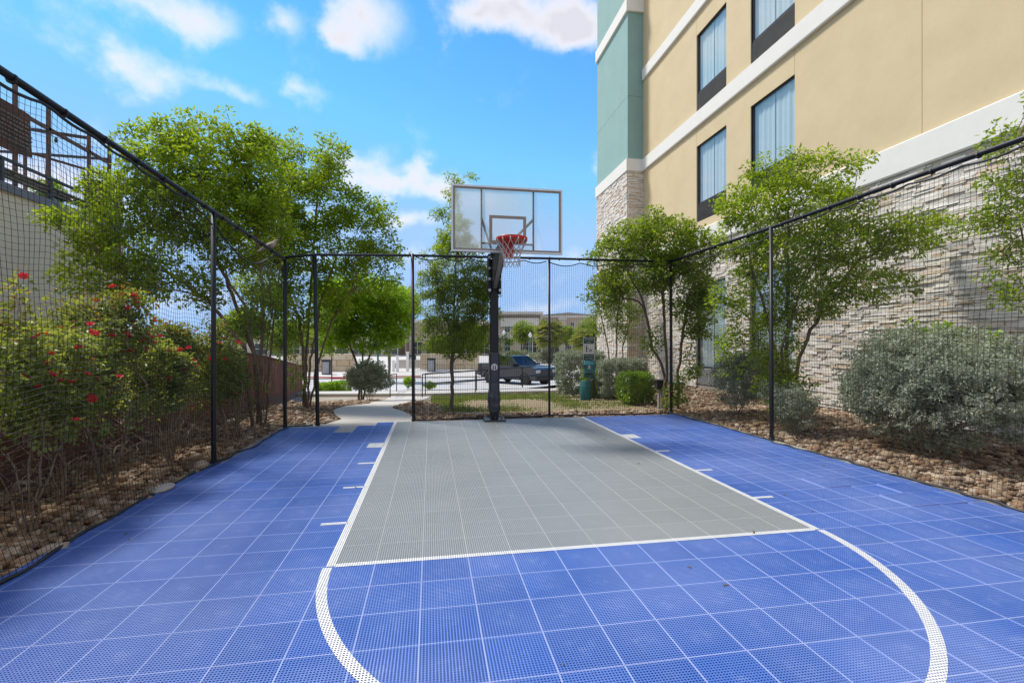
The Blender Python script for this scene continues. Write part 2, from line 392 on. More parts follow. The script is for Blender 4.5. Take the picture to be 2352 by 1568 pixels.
# grass tufts on the lawn
def grass():
    rng = np.random.default_rng(5); n = 60000
    u = rng.uniform(990, 1330, n); d = 10.3 + rng.random(n) ** .9 * 11
    s, c = math.sin(YAW), math.cos(YAW); xx = (u - 1176) / 1082
    x = (xx * c + s) * d; y = (-xx * s + c) * d
    x[: n // 3] = rng.uniform(.3, 4.8, n // 3); y[: n // 3] = rng.uniform(10.4, 16, n // 3)
    f = np.sin(x * 1.7 + y * .6) + np.sin(y * 1.3 - x * .5 + 2) + np.sin(x * 4.1) * .5 + (y - 12.5) * .42 - np.clip(x - 2.6, 0, 3) * .55
    k = (f > rng.normal(.1, .7, n)) & (x > -.6 + (y - 10) * -.05) & (x < 6 - (y - 10) * .05); x, y = x[k], y[k]; n = len(x)
    z = ground_z(x, y) - .015
    a = rng.uniform(0, 2 * PI, n); h = rng.uniform(.02, .055, n); w = .006 + .0008 * y
    dx, dy = np.cos(a) * w, np.sin(a) * w; lx, ly = rng.normal(0, .02, n), rng.normal(0, .02, n)
    V = np.stack([np.stack([x - dx, y - dy, z], 1), np.stack([x + dx, y + dy, z], 1), np.stack([x + lx, y + ly, z + h], 1)], 1)
    tag(fast_obj('grass', V.reshape(-1, 3), np.arange(3 * n).reshape(-1, 3), leaf_mat('grass_blade', (.07, .11, .02), (.20, .26, .06), .3)),
        'short patchy green grass on the strip behind the court', 'grass', kind='stuff')
grass()

# ============================================================ court tiles
T0 = .3048; KX0, KX1, FT, BASE = -.6645, -.6645 + 12 * .3048, 3.22, 3.22 + 19 * .3048
CX = (KX0 + KX1) / 2
def tile_mat(name, col, dust, edge):
    m = bpy.data.materials.new(name); m.use_nodes = True; nt = m.node_tree; N = nt.nodes; L = nt.links
    p = N['Principled BSDF']; p.inputs['Roughness'].default_value = .42; p.inputs['Specular IOR Level'].default_value = .5
    g = N.new('ShaderNodeNewGeometry')
    o = N.new('ShaderNodeVectorMath'); o.operation = 'SUBTRACT'; o.inputs[1].default_value = (KX0, FT, 0); L.new(g.outputs['Position'], o.inputs[0])
    s = N.new('ShaderNodeVectorMath'); s.operation = 'SCALE'; s.inputs['Scale'].default_value = 1 / T0; L.new(o.outputs[0], s.inputs[0])
    fl = N.new('ShaderNodeVectorMath'); fl.operation = 'FLOOR'; L.new(s.outputs[0], fl.inputs[0])
    flat = N.new('ShaderNodeVectorMath'); flat.operation = 'MULTIPLY'; flat.inputs[1].default_value = (1, 1, 0); L.new(fl.outputs[0], flat.inputs[0])
    wn = N.new('ShaderNodeTexWhiteNoise'); wn.noise_dimensions = '3D'; L.new(flat.outputs[0], wn.inputs['Vector'])
    fr = N.new('ShaderNodeVectorMath'); fr.operation = 'FRACTION'; L.new(s.outputs[0], fr.inputs[0])
    ce = N.new('ShaderNodeVectorMath'); ce.operation = 'SUBTRACT'; ce.inputs[1].default_value = (.5, .5, 0); L.new(fr.outputs[0], ce.inputs[0])
    ce2 = N.new('ShaderNodeVectorMath'); ce2.operation = 'MULTIPLY'; ce2.inputs[1].default_value = (1, 1, 0); L.new(ce.outputs[0], ce2.inputs[0])
    le = N.new('ShaderNodeVectorMath'); le.operation = 'LENGTH'; L.new(ce2.outputs[0], le.inputs[0])
    n = N.new('ShaderNodeTexNoise'); n.inputs['Scale'].default_value = 16; n.inputs['Detail'].default_value = 8; n.inputs['Roughness'].default_value = .78
    L.new(g.outputs['Position'], n.inputs['Vector'])
    nl = N.new('ShaderNodeTexNoise'); nl.inputs['Scale'].default_value = .9; nl.inputs['Detail'].default_value = 3; L.new(g.outputs['Position'], nl.inputs['Vector'])
    # worn, dusty middle of every tile
    r = N.new('ShaderNodeMapRange'); r.interpolation_type = 'SMOOTHSTEP'; r.inputs['From Min'].default_value = .42; r.inputs['From Max'].default_value = 0
    L.new(le.outputs['Value'], r.inputs['Value'])
    nm = N.new('ShaderNodeMapRange'); nm.inputs['From Min'].default_value = .46; nm.inputs['From Max'].default_value = .82; L.new(n.outputs['Fac'], nm.inputs['Value'])
    m1 = N.new('ShaderNodeMath'); m1.operation = 'MULTIPLY'; L.new(r.outputs[0], m1.inputs[0]); L.new(nm.outputs[0], m1.inputs[1])
    nm2 = N.new('ShaderNodeMapRange'); nm2.inputs['From Min'].default_value = .35; nm2.inputs['From Max'].default_value = .7; nm2.inputs['To Max'].default_value = .35; L.new(nl.outputs['Fac'], nm2.inputs['Value'])
    m2 = N.new('ShaderNodeMath'); m2.operation = 'MULTIPLY_ADD'; m2.inputs[1].default_value = .6; L.new(m1.outputs[0], m2.inputs[0]); L.new(nm2.outputs[0], m2.inputs[2])
    base = N.new('ShaderNodeMix'); base.data_type = 'RGBA'; base.inputs['A'].default_value = (*[c * (.93 if col[2] > .4 else .975) for c in col], 1); base.inputs['B'].default_value = (*[c * (1.07 if col[2] > .4 else 1.025) for c in col], 1)
    L.new(wn.outputs['Value'], base.inputs['Factor'])
    d = N.new('ShaderNodeMix'); d.data_type = 'RGBA'; d.inputs['B'].default_value = (*dust, 1); L.new(base.outputs['Result'], d.inputs['A']); L.new(m2.outputs[0], d.inputs['Factor'])
    # pale scuffed rim of every tile
    ab = N.new('ShaderNodeVectorMath'); ab.operation = 'ABSOLUTE'; L.new(ce2.outputs[0], ab.inputs[0])
    sp = N.new('ShaderNodeSeparateXYZ'); L.new(ab.outputs[0], sp.inputs[0])
    mxm = N.new('ShaderNodeMath'); mxm.operation = 'MAXIMUM'; L.new(sp.outputs[0], mxm.inputs[0]); L.new(sp.outputs[1], mxm.inputs[1])
    er = N.new('ShaderNodeMapRange'); er.inputs['From Min'].default_value = .484; er.inputs['From Max'].default_value = .49; er.inputs['To Max'].default_value = .7
    L.new(mxm.outputs[0], er.inputs['Value'])
    e = N.new('ShaderNodeMix'); e.data_type = 'RGBA'; e.inputs['B'].default_value = (*edge, 1); L.new(d.outputs['Result'], e.inputs['A']); L.new(er.outputs[0], e.inputs['Factor'])
    L.new(e.outputs['Result'], p.inputs['Base Color'])
    return m
M_BLUE = tile_mat('blue_court_tile', (.058, .138, .44), (.31, .38, .63), (.42, .50, .80))
M_GREY = tile_mat('grey_court_tile', (.275, .295, .30), (.37, .385, .385), (.48, .49, .48))
NR = 20; PITCH = T0 / NR
def tile_geo(x0, y0, w=T0, h=T0, top=0.):
    """perforated tile: a rim, ribs both ways over a floor plate"""
    V = []; F = []
    def slab(a, b, c, d, z1, z0):
        k = len(V); V.extend([(a, c, z0), (b, c, z0), (b, d, z0), (a, d, z0), (a, c, z1), (b, c, z1), (b, d, z1), (a, d, z1)])
        F.extend([(k + 4, k + 5, k + 6, k + 7), (k, k + 1, k + 5, k + 4), (k + 1, k + 2, k + 6, k + 5), (k + 2, k + 3, k + 7, k + 6), (k + 3, k, k + 4, k + 7)])
    g = .0007; nx = max(1, round(w / PITCH)); ny = max(1, round(h / PITCH)); e = .0036
    slab(x0 + g, x0 + w - g, y0 + g, y0 + e, top, top - .014); slab(x0 + g, x0 + w - g, y0 + h - e, y0 + h - g, top, top - .014)
    slab(x0 + g, x0 + e, y0 + e, y0 + h - e, top, top - .014); slab(x0 + w - e, x0 + w - g, y0 + e, y0 + h - e, top, top - .014)
    px = w / nx; py = h / ny
    for k in range(1, ny): slab(x0 + e, x0 + w - e, y0 + k * py - .0036, y0 + k * py + .0036, top - .0004, top - .008)
    for k in range(1, nx): slab(x0 + k * px - .0031, x0 + k * px + .0031, y0 + e, y0 + h - e, top - .0008, top - .008)
    slab(x0 + e, x0 + w - e, y0 + e, y0 + h - e, top - .0095, top - .012)
    return V, F
def court():
    court_o = thing('sports_court', 'blue and grey snap together tile basketball half court inside the netting', 'sports court', (CX, 4, 0))
    court_o.location = (0, 0, 0)
    def mesh(name, V, F, m):
        me = bpy.data.meshes.new(name); me.from_pydata(V, [], F); me.materials.append(m); me.polygons.foreach_set('use_smooth', np.zeros(len(F), bool)); me.update(); return me
    V, F = tile_geo(0, 0); me_full = mesh('court_tile', V, F, M_BLUE)
    cells = []
    for i in range(-7, 19):
        for j in range(-12, 19):
            x0 = KX0 + i * T0; y0 = FT + j * T0; w = T0
            if i == -7:
                x0 = KX0 - 6 * T0 - .13; w = .13
                if j > 8 and j < 19 and y0 > 6.2: continue
            if i == 18: w = .19
            if i < 0 and j == 18 and i < -1: continue
            if i == -3 and j >= 16: continue
            if i in (-3,) and j in (15,) : pass
            d = math.hypot(x0 + .15, y0 + .15); fwd = (x0 + .15) * math.sin(YAW) + (y0 + .15) * math.cos(YAW)
            side = (x0 + .15) * math.cos(YAW) - (y0 + .15) * math.sin(YAW)
            vis = fwd > 1.9 and abs(side) < fwd * 1.12 + .2
            grey = 0 <= i < 12 and j >= 0
            cells.append((0 if vis else 1, d, x0, y0, w, grey, i, j))
    cells.sort()
    rnd = random.Random(4)
    RV = {0: [], 1: []}; RF = {0: [], 1: []}
    for n, (h, d, x0, y0, w, grey, i, j) in enumerate(cells):
        if n < 300:
            if w == T0:
                me = me_full
            else:
                V, F = tile_geo(0, 0, w); me = mesh('court_tile', V, F, M_BLUE)
            o = bpy.data.objects.new('court_tile', me); link(o, court_o); o.location = (x0, y0, rnd.uniform(-.0006, .0006))
            o.rotation_euler = (rnd.uniform(-.002, .002), rnd.uniform(-.002, .002), 0)
            if (i, j) in ((16, 1), (17, 1), (17, 2), (15, 3), (18, 1), (18, 2)):
                o.rotation_euler = (rnd.uniform(.01, .03), rnd.uniform(-.035, -.01), rnd.uniform(-.01, .01)); o.location.z += .006
            if grey: o.material_slots[0].link = 'OBJECT'; o.material_slots[0].material = M_GREY
        else:
            V, F = tile_geo(x0, y0, w); k = 1 if grey else 0; b = len(RV[k])
            RV[k].extend(V); RF[k].extend([tuple(q + b for q in f) for f in F])
    for k, m in ((0, M_BLUE), (1, M_GREY)):
        if RV[k]:
            o = fast_obj('court_tile_field', RV[k], RF[k], m, court_o); o['kind'] = 'stuff'
    # painted lines follow the ribs of the tiles
    ML = mat('court_line_paint', (.74, .75, .74), .5, var=.12, vscale=12)
    def ribs(name, inside_x, inside_y, bounds):
        x0, x1, y0, y1 = bounds; V = []; F = []
        def quad(p, z, thick=.0015):
            k = len(V); V.extend([(x, y, z) for x, y in p]); F.append((k, k + 1, k + 2, k + 3))
        j0, j1 = int((y0 - FT) / PITCH) - 1, int((y1 - FT) / PITCH) + 1
        for j in range(j0, j1 + 1):
            yc = FT + j * PITCH; hw = .0040 if j % NR == 0 else .0036
            for a, b in zip(inside_x(yc - hw), inside_x(yc + hw)):
                quad([(a[0], yc - hw), (a[1], yc - hw), (b[1], yc + hw), (b[0], yc + hw)], .0014)
        i0, i1 = int((x0 - KX0) / PITCH) - 1, int((x1 - KX0) / PITCH) + 1
        for i in range(i0, i1 + 1):
            xc = KX0 + i * PITCH; hw = .0040 if i % NR == 0 else .0031
            for a, b in zip(inside_y(xc - hw), inside_y(xc + hw)):
                quad([(xc - hw, a[0]), (xc + hw, b[0]), (xc + hw, b[1]), (xc - hw, a[1])], .0011)
        o = fast_obj(name, V, F, ML, court_o); return o
    under = MB()
    def rect(name, a, b, c, d):
        under.add([(a, c, -.0092), (b, c, -.0092), (b, d, -.0092), (a, d, -.0092)], [(0, 1, 2, 3)])
        return ribs(name, lambda y: [(a, b)] if c - .004 <= y <= d + .004 else [], lambda x: [(c, d)] if a - .004 <= x <= b + .004 else [], (a, b, c, d))
    w = .05
    rect('lane_line', KX0 - .0, KX0 + w, FT, BASE - .003); rect('lane_line', KX1 - w, KX1, FT, BASE - .003)
    rect('free_throw_line', KX0 + w, KX1 - w, FT - .02, FT + .03)
    for y in (3.98, 4.96, 5.94):
        rect('lane_mark', KX0 - .2, KX0, y - .025, y + .025); rect('lane_mark', KX1, KX1 + .2, y - .025, y + .025)
    rect('lane_block', KX0 - .22, KX0, 6.83, 7.13); rect('lane_block', KX1, KX1 + .22, 6.83, 7.13)
    R1, R0 = 1.85, 1.79; cy = FT
    def ax(y):
        q = cy - y
        if q < .02 or q > R1: return []
        o_ = math.sqrt(R1 * R1 - q * q); i_ = math.sqrt(max(0, R0 * R0 - q * q)); return [(CX - o_, CX - i_), (CX + i_, CX + o_)]
    def ay(x):
        q = abs(x - CX)
        if q >= R1: return []
        o_ = math.sqrt(R1 * R1 - q * q); i_ = math.sqrt(max(0, R0 * R0 - q * q)); return [(cy - o_, min(cy - i_, cy - .02))]
    for k in range(60):
        a, b = PI + PI * k / 60, PI + PI * (k + 1) / 60
        under.add([(CX + R0 * math.cos(a), cy + R0 * math.sin(a), -.0092), (CX + R1 * math.cos(a), cy + R1 * math.sin(a), -.0092), (CX + R1 * math.cos(b), cy + R1 * math.sin(b), -.0092), (CX + R0 * math.cos(b), cy + R0 * math.sin(b), -.0092)], [(0, 1, 2, 3)])
    under.build('line_underpaint', ML, court_o)['kind'] = 'stuff'
    ribs('free_throw_arc', ax, ay, (CX - R1, CX + R1, cy - R1, cy))
court()

# ============================================================ netting fence
def snoise(x, y, seed, n=6, f=1.):
    r = np.random.default_rng(seed); z = 0
    for k in range(n):
        a, b, p = r.normal(0, f, 2).tolist() + [r.uniform(0, 6.28)]; z = z + np.sin(a * x * (1 + k * .5) + b * y * (1 + k * .5) + p) / (1 + k * .5)
    return z / 2.2
def strands(A, B, r):
    D = B - A; D /= np.linalg.norm(D, axis=1, keepdims=True) + 1e-9
    up = np.where(np.abs(D[:, 2:3]) > .8, np.array([[1., 0, 0]]), np.array([[0, 0, 1.]]))
    X = np.cross(D, up); X /= np.linalg.norm(X, axis=1, keepdims=True); Y = np.cross(D, X)
    ring = [X * math.cos(a) * r + Y * math.sin(a) * r for a in (0, 2.094, 4.189)]
    V = np.stack([A + q for q in ring] + [B + q for q in ring], 1); n = len(A)
    f = np.array([(0, 1, 4), (0, 4, 3), (1, 2, 5), (1, 5, 4), (2, 0, 3), (2, 3, 5)])
    return V.reshape(-1, 3), (f[None] + (np.arange(n) * 6)[:, None, None]).reshape(-1, 3)
def net_panel(parent, p0, p1, top, inward, seed, cell=.045, slack=.05, r=.0017, foot=.06):
    p0, p1 = np.array(p0, float), np.array(p1, float); W = np.linalg.norm(p1 - p0); n = int(W / cell) + 1
    s = np.linspace(0, 1, n + 1); topz = np.array([top(t) for t in s]); m = int(topz.max() / cell)
    S, J = np.meshgrid(s, np.linspace(0, 1, m + 1), indexing='ij')
    Zt = topz[:, None]; Z = -.004 + J * (Zt + .004)
    pin = np.clip(np.minimum(S, 1 - S) * W / .35, 0, 1) * np.clip((1 - J) * 8, 0, 1)
    out = snoise(S * W, J * 3, seed, f=1.5) * slack * pin + (snoise(S * W * 3, J * 9, seed + 1, f=1.6) * .009) * pin
    out = out + foot * np.clip(1 - J * 9, 0, 1) * (1 + .6 * snoise(S * W * 2, J, seed + 5, f=2))
    ip = snoise(S * W * 2, J * 4, seed + 2, f=1.4) * .012 * pin
    dz = snoise(S * W * 1.6, J * 2, seed + 3, f=1.3) * .018 * np.clip((1 - J) * 5, 0, 1) * np.clip(J * 6, 0, 1) - .03 * np.sin(np.clip(S, 0, 1) * PI) * (1 - J) * J * 2
    dirv = (p1 - p0) / W; inv = np.array(inward)
    X = p0[0] + (S * W + ip) * dirv[0] + out * inv[0]; Y = p0[1] + (S * W + ip) * dirv[1] + out * inv[1]
    P = np.stack([X, Y, Z + dz], -1)
    A = np.concatenate([P[:, :-1].reshape(-1, 3), P[:-1].reshape(-1, 3)]); B = np.concatenate([P[:, 1:].reshape(-1, 3), P[1:].reshape(-1, 3)])
    V, F = strands(A, B, r)
    fast_obj('net', V, F, M_NET, parent)
    hb = MB(); hb.tube([tuple(P[i, -1] + np.array([0, 0, .006])) for i in range(0, n + 1, 2)], .011, 6); hb.build('net_hem', M_HEM, parent, smooth=True)
    hb = MB(); hb.tube([tuple(P[i, 0] + np.array([0, 0, .011 + .006 * math.sin(i * .7)])) for i in range(0, n + 1, 2)], .013, 6); hb.build('net_hem', M_HEM, parent, smooth=True)
def post(parent, x, y, xt, yt, z, r=.029):
    b = MB(); b.tube([(x, y, -.02), (x, y, 0), (xt, yt, z)], r, 12); b.build('post', M_BLACK, parent, smooth=True)
    MB().lathe([(r + .012, 0), (r + .012, .02), (r + .004, .03)], 12, Matrix.Translation((x, y, -.0))).build('foot_collar', M_BLACK, parent)
def rail(parent, pts, r=.024):
    MB().tube(pts, r, 12).build('rail', M_BLACK, parent, smooth=True)
def ties(parent, pts, rr):
    for (a, b) in zip(pts[:-1], pts[1:]):
        a, b = Vector(a), Vector(b); L = (b - a).length
        for k in range(int(L / .42)):
            p = a.lerp(b, (k + .5) * .42 / L); t = (b - a).normalized()
            q = MB(); q.tube([p - t * .008 - Vector((0, 0, .008)), p + t * .008 - Vector((0, 0, .008))], rr, 8); q.build('tie', M_HEM, parent)
# left side
F1 = thing('netting_fence', 'black sports netting on pipe frame along the left side by the roses', 'sports netting')
LR = [(-2.68, -1.5, 3.26), (-2.66, 2.9, 3.175), (-2.61, 6.29, 3.06), (-2.51, 8.80, 2.93)]
rail(F1, LR, .026); ties(F1, LR, .036)
post(F1, -2.61, 6.29, -2.615, 6.29, 3.06); post(F1, -2.51, 8.80, -2.51, 8.80, 2.95, .031); post(F1, -2.66, -1.2, -2.68, -1.2, 3.25)
net_panel(F1, (-2.66, -1.2), (-2.61, 6.29), lambda t: np.interp(t, [0, .56, .60, .66, .93, 1], [3.2, 3.13, 3.05, 3.10, 3.02, 2.9]) - .025 * abs(math.sin(t * 52)), (1, 0), 11, slack=.06, foot=.05)
net_panel(F1, (-2.61, 6.29), (-2.51, 8.80), lambda t: 2.92 - .30 * math.sin(min(1, t * 1.25) * PI) ** 1 if t < .8 else 2.92, (1, 0), 12, slack=.07)
# back
F2 = thing('netting_fence', 'black sports netting on pipe frame behind the hoop with gate gap', 'sports netting')
BR = [(-2.51, 8.80, 3.03), (-2.03, 8.92, 3.06), (-.34, 9.14, 3.13), (2.38, 9.41, 3.2), (4.99, 9.2, 3.19)]
BR = [(-2.51, 8.80, 2.97), (-2.04, 8.93, 3.05), (-.34, 9.14, 3.13), (2.38, 9.32, 3.19), (4.99, 9.24, 3.19)]
rail(F2, BR, .024); ties(F2, BR[2:], .033)
post(F2, -2.0, 8.94, -2.05, 8.94, 3.07, .034); post(F2, -.32, 9.13, -.34, 9.14, 3.16, .031); post(F2, 2.38, 9.32, 2.38, 9.32, 3.22, .024); post(F2, 5.0, 9.22, 4.99, 9.22, 3.21, .030)
scal = lambda n_, a: (lambda t: 3.10 + .04 * t - a * abs(math.sin(t * n_ * PI)))
net_panel(F2, (-2.47, 8.82), (-2.07, 8.93), lambda t: 2.82 + .12 * math.sin(t * PI), (0, -1), 21, slack=.03)
net_panel(F2, (-.28, 9.14), (2.36, 9.32), scal(5, .06), (0, -1), 22, slack=.07, foot=.03, r=.0022)
net_panel(F2, (2.4, 9.32), (4.97, 9.22), scal(4, .07), (0, -1), 23, slack=.06, foot=.03, r=.0022)
# right side
F3 = thing('netting_fence', 'black sports netting on pipe frame along the right side by the hotel', 'sports netting')
RR = [(4.99, 9.22, 3.19), (5.12, 6.40, 3.22), (5.16, 3.3, 3.26), (5.18, -1.5, 3.32)]
rail(F3, RR, .027); ties(F3, RR, .037)
post(F3, 5.12, 6.40, 5.11, 6.40, 3.22, .029); post(F3, 5.18, -1.2, 5.18, -1.2, 3.3)
net_panel(F3, (5.0, 9.2), (5.12, 6.40), lambda t: 3.10 - .05 * abs(math.sin(t * 16)), (-1, 0), 31, slack=.06)
net_panel(F3, (5.12, 6.40), (5.18, -1.2), lambda t: 3.17 + .05 * t - .03 * abs(math.sin(t * 46)), (-1, 0), 32, slack=.06, foot=.1)

# ============================================================ basketball hoop
def hoop():
    H = thing('basketball_hoop', 'black pole basketball hoop with clear backboard and red rim', 'basketball hoop', (CX, 8.88, 0))
    X0, Y0 = 1.19, 8.88; H.location = (0, 0, 0)
    bw = .073
    MB().box(X0 - bw, X0 + bw, Y0 - bw, Y0 + bw, .03, 3.05).build('pole', M_BLACK, H, bevel=.012)
    b = MB(); b.box(X0 - .2, X0 + .2, Y0 - .17, Y0 + .17, .0, .03)
    b.box(X0 - .012, X0 + .012, Y0 - .16, Y0 - bw, .03, .10); b.build('base_plate', M_DARK, H, bevel=.004)
    for sx in (-.16, .16):
        for sy in (-.13, .13):
            MB().lathe([(.022, .03), (.022, .045), (.012, .046), (.012, .085), (.004, .09)], 8, Matrix.Translation((X0 + sx, Y0 + sy, 0))).build('anchor_bolt', M_STEEL, H)
    # vinyl pad, creased and bulging near the foot
    M_PAD = mat('navy_black_vinyl', (.032, .036, .05), .38, var=.2, vscale=5)
    V = []; F = []; nz, n = 44, 28
    for i in range(nz):
        z = .16 + 1.13 * i / (nz - 1)
        for k in range(n):
            a = 2 * PI * k / n; c, s_ = math.cos(a), math.sin(a)
            q = 1 / max(abs(c), abs(s_)); rr = .098 * min(q, 1.25)
            bulge = .03 * math.exp(-((z - .42) / .10) ** 2) * (1.0 if c < -.2 else .35) + .012 * math.exp(-((z - .27) / .05) ** 2)
            bulge += .006 * math.sin(z * 40 + a * 2) * math.exp(-((z - .4) / .25) ** 2)
            bulge -= .012 * math.exp(-((z - .72) / .03) ** 2) * (1 if s_ < 0 else 0)
            rr += bulge; V.append((X0 + c * rr, Y0 + s_ * rr, z))
    for i in range(nz - 1):
        for k in range(n): F.append((i * n + k, i * n + (k + 1) % n, (i + 1) * n + (k + 1) % n, (i + 1) * n + k))
    b = MB(); b.add(V, F + [tuple(range(n - 1, -1, -1)), tuple((nz - 1) * n + k for k in range(n))]); b.build('pole_pad', M_PAD, H, smooth=True)
    # ball mark on the pad
    M_MARK = mat('white_print', (.8, .8, .8), .5, var=.05); b = MB(); R = .057; yf = Y0 - .103; cx, cz = X0 - .01, 1.02
    def arc(f, n=18): b.tube([(cx + f(t)[0], yf, cz + f(t)[1]) for t in [k / n for k in range(n + 1)]], .0045, 5)
    arc(lambda t: (R * math.cos(2 * PI * t), R * math.sin(2 * PI * t)), 28)
    arc(lambda t: (-.004, -R + 2 * R * t)); arc(lambda t: (.004, -R + 2 * R * t))
    for s_ in (-1, 1):
        arc(lambda t: (s_ * (.012 + .030 * math.sin(PI * t * .55)), R * .95 - 1.9 * R * t))
        arc(lambda t: (s_ * (.028 + .02 * math.sin(PI * t * .6)), R * .72 - 1.5 * R * t))
    b.build('ball_emblem', M_MARK, H)
    # extension arm
    YB = 7.58
    for sx in (-1, 1):
        xa = X0 + sx * (bw + .008)
        MB().box(xa - .007 - .035 * (sx < 0), xa + .007 + .035 * (sx > 0), Y0 - .11, Y0 + .11, 2.40, 3.14).build('clamp_plate', M_BLACK, H)
        for z in (2.46, 2.67, 2.87, 3.07):
            MB().lathe([(.03, 0), (.03, .006), (.019, .007), (.019, .02)], 6, Matrix.Translation((xa + sx * .018, Y0 - .112, z)) @ Matrix.Rotation(PI / 2, 4, 'X')).build('bolt', M_STEEL, H)
    b = MB(); b.prism([(Y0 - .09, 2.42), (Y0 - .09, 3.12), (YB + .16, 3.16), (YB + .16, 3.02)], X0 - .055, X0 - .045, 'x'); b.prism([(Y0 - .09, 2.42), (Y0 - .09, 3.12), (YB + .16, 3.16), (YB + .16, 3.02)], X0 + .045, X0 + .055, 'x')
    b.build('arm_plate', M_BLACK, H)
    MB().bar((X0, Y0 - .1, 2.5), (X0, YB + .1, 3.04), .10, .012).build('arm', M_STEEL, H)
    MB().bar((X0, Y0 - .08, 3.1), (X0, YB + .06, 3.1), .10, .10).build('arm', M_BLACK, H)
    # backboard
    x0, x1, z0, z1 = CX + .075 - .915, CX + .075 + .915, 2.93, 4.0; fw = .045; xc = (x0 + x1) / 2
    M_AL = mat('aluminium_frame', (.60, .61, .62), .35, .6, var=.1); M_TAN = mat('tan_print', (.30, .26, .21), .7, var=.08)
    b = MB(); b.box(x0, x1, YB - .02, YB + .03, z0, z0 + .028); b.box(x0, x1, YB - .02, YB + .03, z1 - .028, z1)
    b.box(x0, x0 + .028, YB - .02, YB + .03, z0 + .028, z1 - .028); b.box(x1 - .028, x1, YB - .02, YB + .03, z0 + .028, z1 - .028); b.build('board_frame', M_AL, H)
    m = bpy.data.materials.new('weathered_acrylic'); m.use_nodes = True; nt = m.node_tree; N = nt.nodes; L = nt.links; N.clear()
    out = N.new('ShaderNodeOutputMaterial'); tr = N.new('ShaderNodeBsdfTransparent'); tr.inputs[0].default_value = (.93, .95, .95, 1)
    rf = N.new('ShaderNodeBsdfRefraction'); rf.inputs['IOR'].default_value = 1.12; rf.inputs['Roughness'].default_value = .3; rf.inputs['Color'].default_value = (.93, .94, .9, 1)
    df = N.new('ShaderNodeBsdfTranslucent'); df.inputs[0].default_value = (.6, .6, .55, 1)
    gl = N.new('ShaderNodeBsdfGlossy'); gl.inputs['Roughness'].default_value = .05
    g = N.new('ShaderNodeNewGeometry'); sx = N.new('ShaderNodeSeparateXYZ'); L.new(g.outputs['Position'], sx.inputs[0])
    mr = N.new('ShaderNodeMapRange'); mr.inputs['From Min'].default_value = xc + .75; mr.inputs['From Max'].default_value = xc + .0; L.new(sx.outputs[0], mr.inputs['Value'])
    nz_ = N.new('ShaderNodeTexNoise'); nz_.inputs['Scale'].default_value = 2.5; nz_.inputs['Detail'].default_value = 5; L.new(g.outputs['Position'], nz_.inputs['Vector'])
    a1 = N.new('ShaderNodeMath'); a1.operation = 'MULTIPLY_ADD'; a1.inputs[1].default_value = .9; a1.inputs[2].default_value = -.45; L.new(nz_.outputs['Fac'], a1.inputs[0])
    a2 = N.new('ShaderNodeMath'); a2.operation = 'ADD'; a2.use_clamp = True; L.new(mr.outputs[0], a2.inputs[0]); L.new(a1.outputs[0], a2.inputs[1])
    s1 = N.new('ShaderNodeMixShader'); L.new(a2.outputs[0], s1.inputs[0]); L.new(tr.outputs[0], s1.inputs[1]); L.new(rf.outputs[0], s1.inputs[2])
    a3 = N.new('ShaderNodeMath'); a3.operation = 'MULTIPLY_ADD'; a3.inputs[1].default_value = .42; a3.inputs[2].default_value = .03; L.new(a2.outputs[0], a3.inputs[0])
    s2 = N.new('ShaderNodeMixShader'); L.new(a3.outputs[0], s2.inputs[0]); L.new(s1.outputs[0], s2.inputs[1]); L.new(df.outputs[0], s2.inputs[2])
    s3 = N.new('ShaderNodeMixShader'); s3.inputs[0].default_value = .04; L.new(s2.outputs[0], s3.inputs[1]); L.new(gl.outputs[0], s3.inputs[2])
    L.new(s3.outputs[0], out.inputs[0])
    MB().add([(x0 + .028, YB, z0 + .028), (x1 - .028, YB, z0 + .028), (x1 - .028, YB, z1 - .028), (x0 + .028, YB, z1 - .028)], [(0, 1, 2, 3)]).build('board_pane', m, H)
    b = MB(); a_, c_ = x0 + .028, x1 - .028; e_, g_ = z0 + .028, z1 - .028; t = .03
    b.box(a_, c_, YB - .006, YB - .003, e_, e_ + t); b.box(a_, c_, YB - .006, YB - .003, g_ - t, g_); b.box(a_, a_ + t, YB - .006, YB - .003, e_ + t, g_ - t); b.box(c_ - t, c_, YB - .006, YB - .003, e_ + t, g_ - t)
    b.build('border_stripe', M_TAN, H)
    b = MB(); sx0, sx1, sz0, sz1 = xc - .305, xc + .305, 3.08, 3.535; t = .05
    b.box(sx0, sx1, YB - .006, YB - .003, sz0, sz0 + t); b.box(sx0, sx1, YB - .006, YB - .003, sz1 - t, sz1); b.box(sx0, sx0 + t, YB - .006, YB - .003, sz0 + t, sz1 - t); b.box(sx1 - t, sx1, YB - .006, YB - .003, sz0 + t, sz1 - t)
    b.build('target_square', M_TAN, H)
    M_FR = mat('painted_frame_steel', (.09, .09, .08), .5)
    for sx_ in (-.43, .43):
        MB().box(xc + sx_ - .012, xc + sx_ + .012, YB + .01, YB + .04, z0 + .03, z1 - .03).build('board_upright', M_FR, H)
        MB().bar((xc + sx_, YB + .05, 3.5), (X0 + (.06 if sx_ > 0 else -.06), Y0 - .15, 3.1), .03, .03).build('brace', M_FR, H)
    MB().box(xc - .418, xc + .418, YB + .012, YB + .035, 3.07, 3.095).build('board_crossbar', M_FR, H)
    # rim
    M_RIM = mat('orange_red_rim', (.62, .035, .02), .35, var=.15, vscale=20)
    ry = YB - .15 - .2285; rz = 3.085
    ring = lambda r, z: [(xc + r * math.cos(2 * PI * k / 40), ry + r * math.sin(2 * PI * k / 40), z) for k in range(40)]
    b = MB(); b.tube(ring(.2365, rz), .0095, 8, closed=True); b.tube(ring(.232, rz - .034), .007, 8, closed=True)
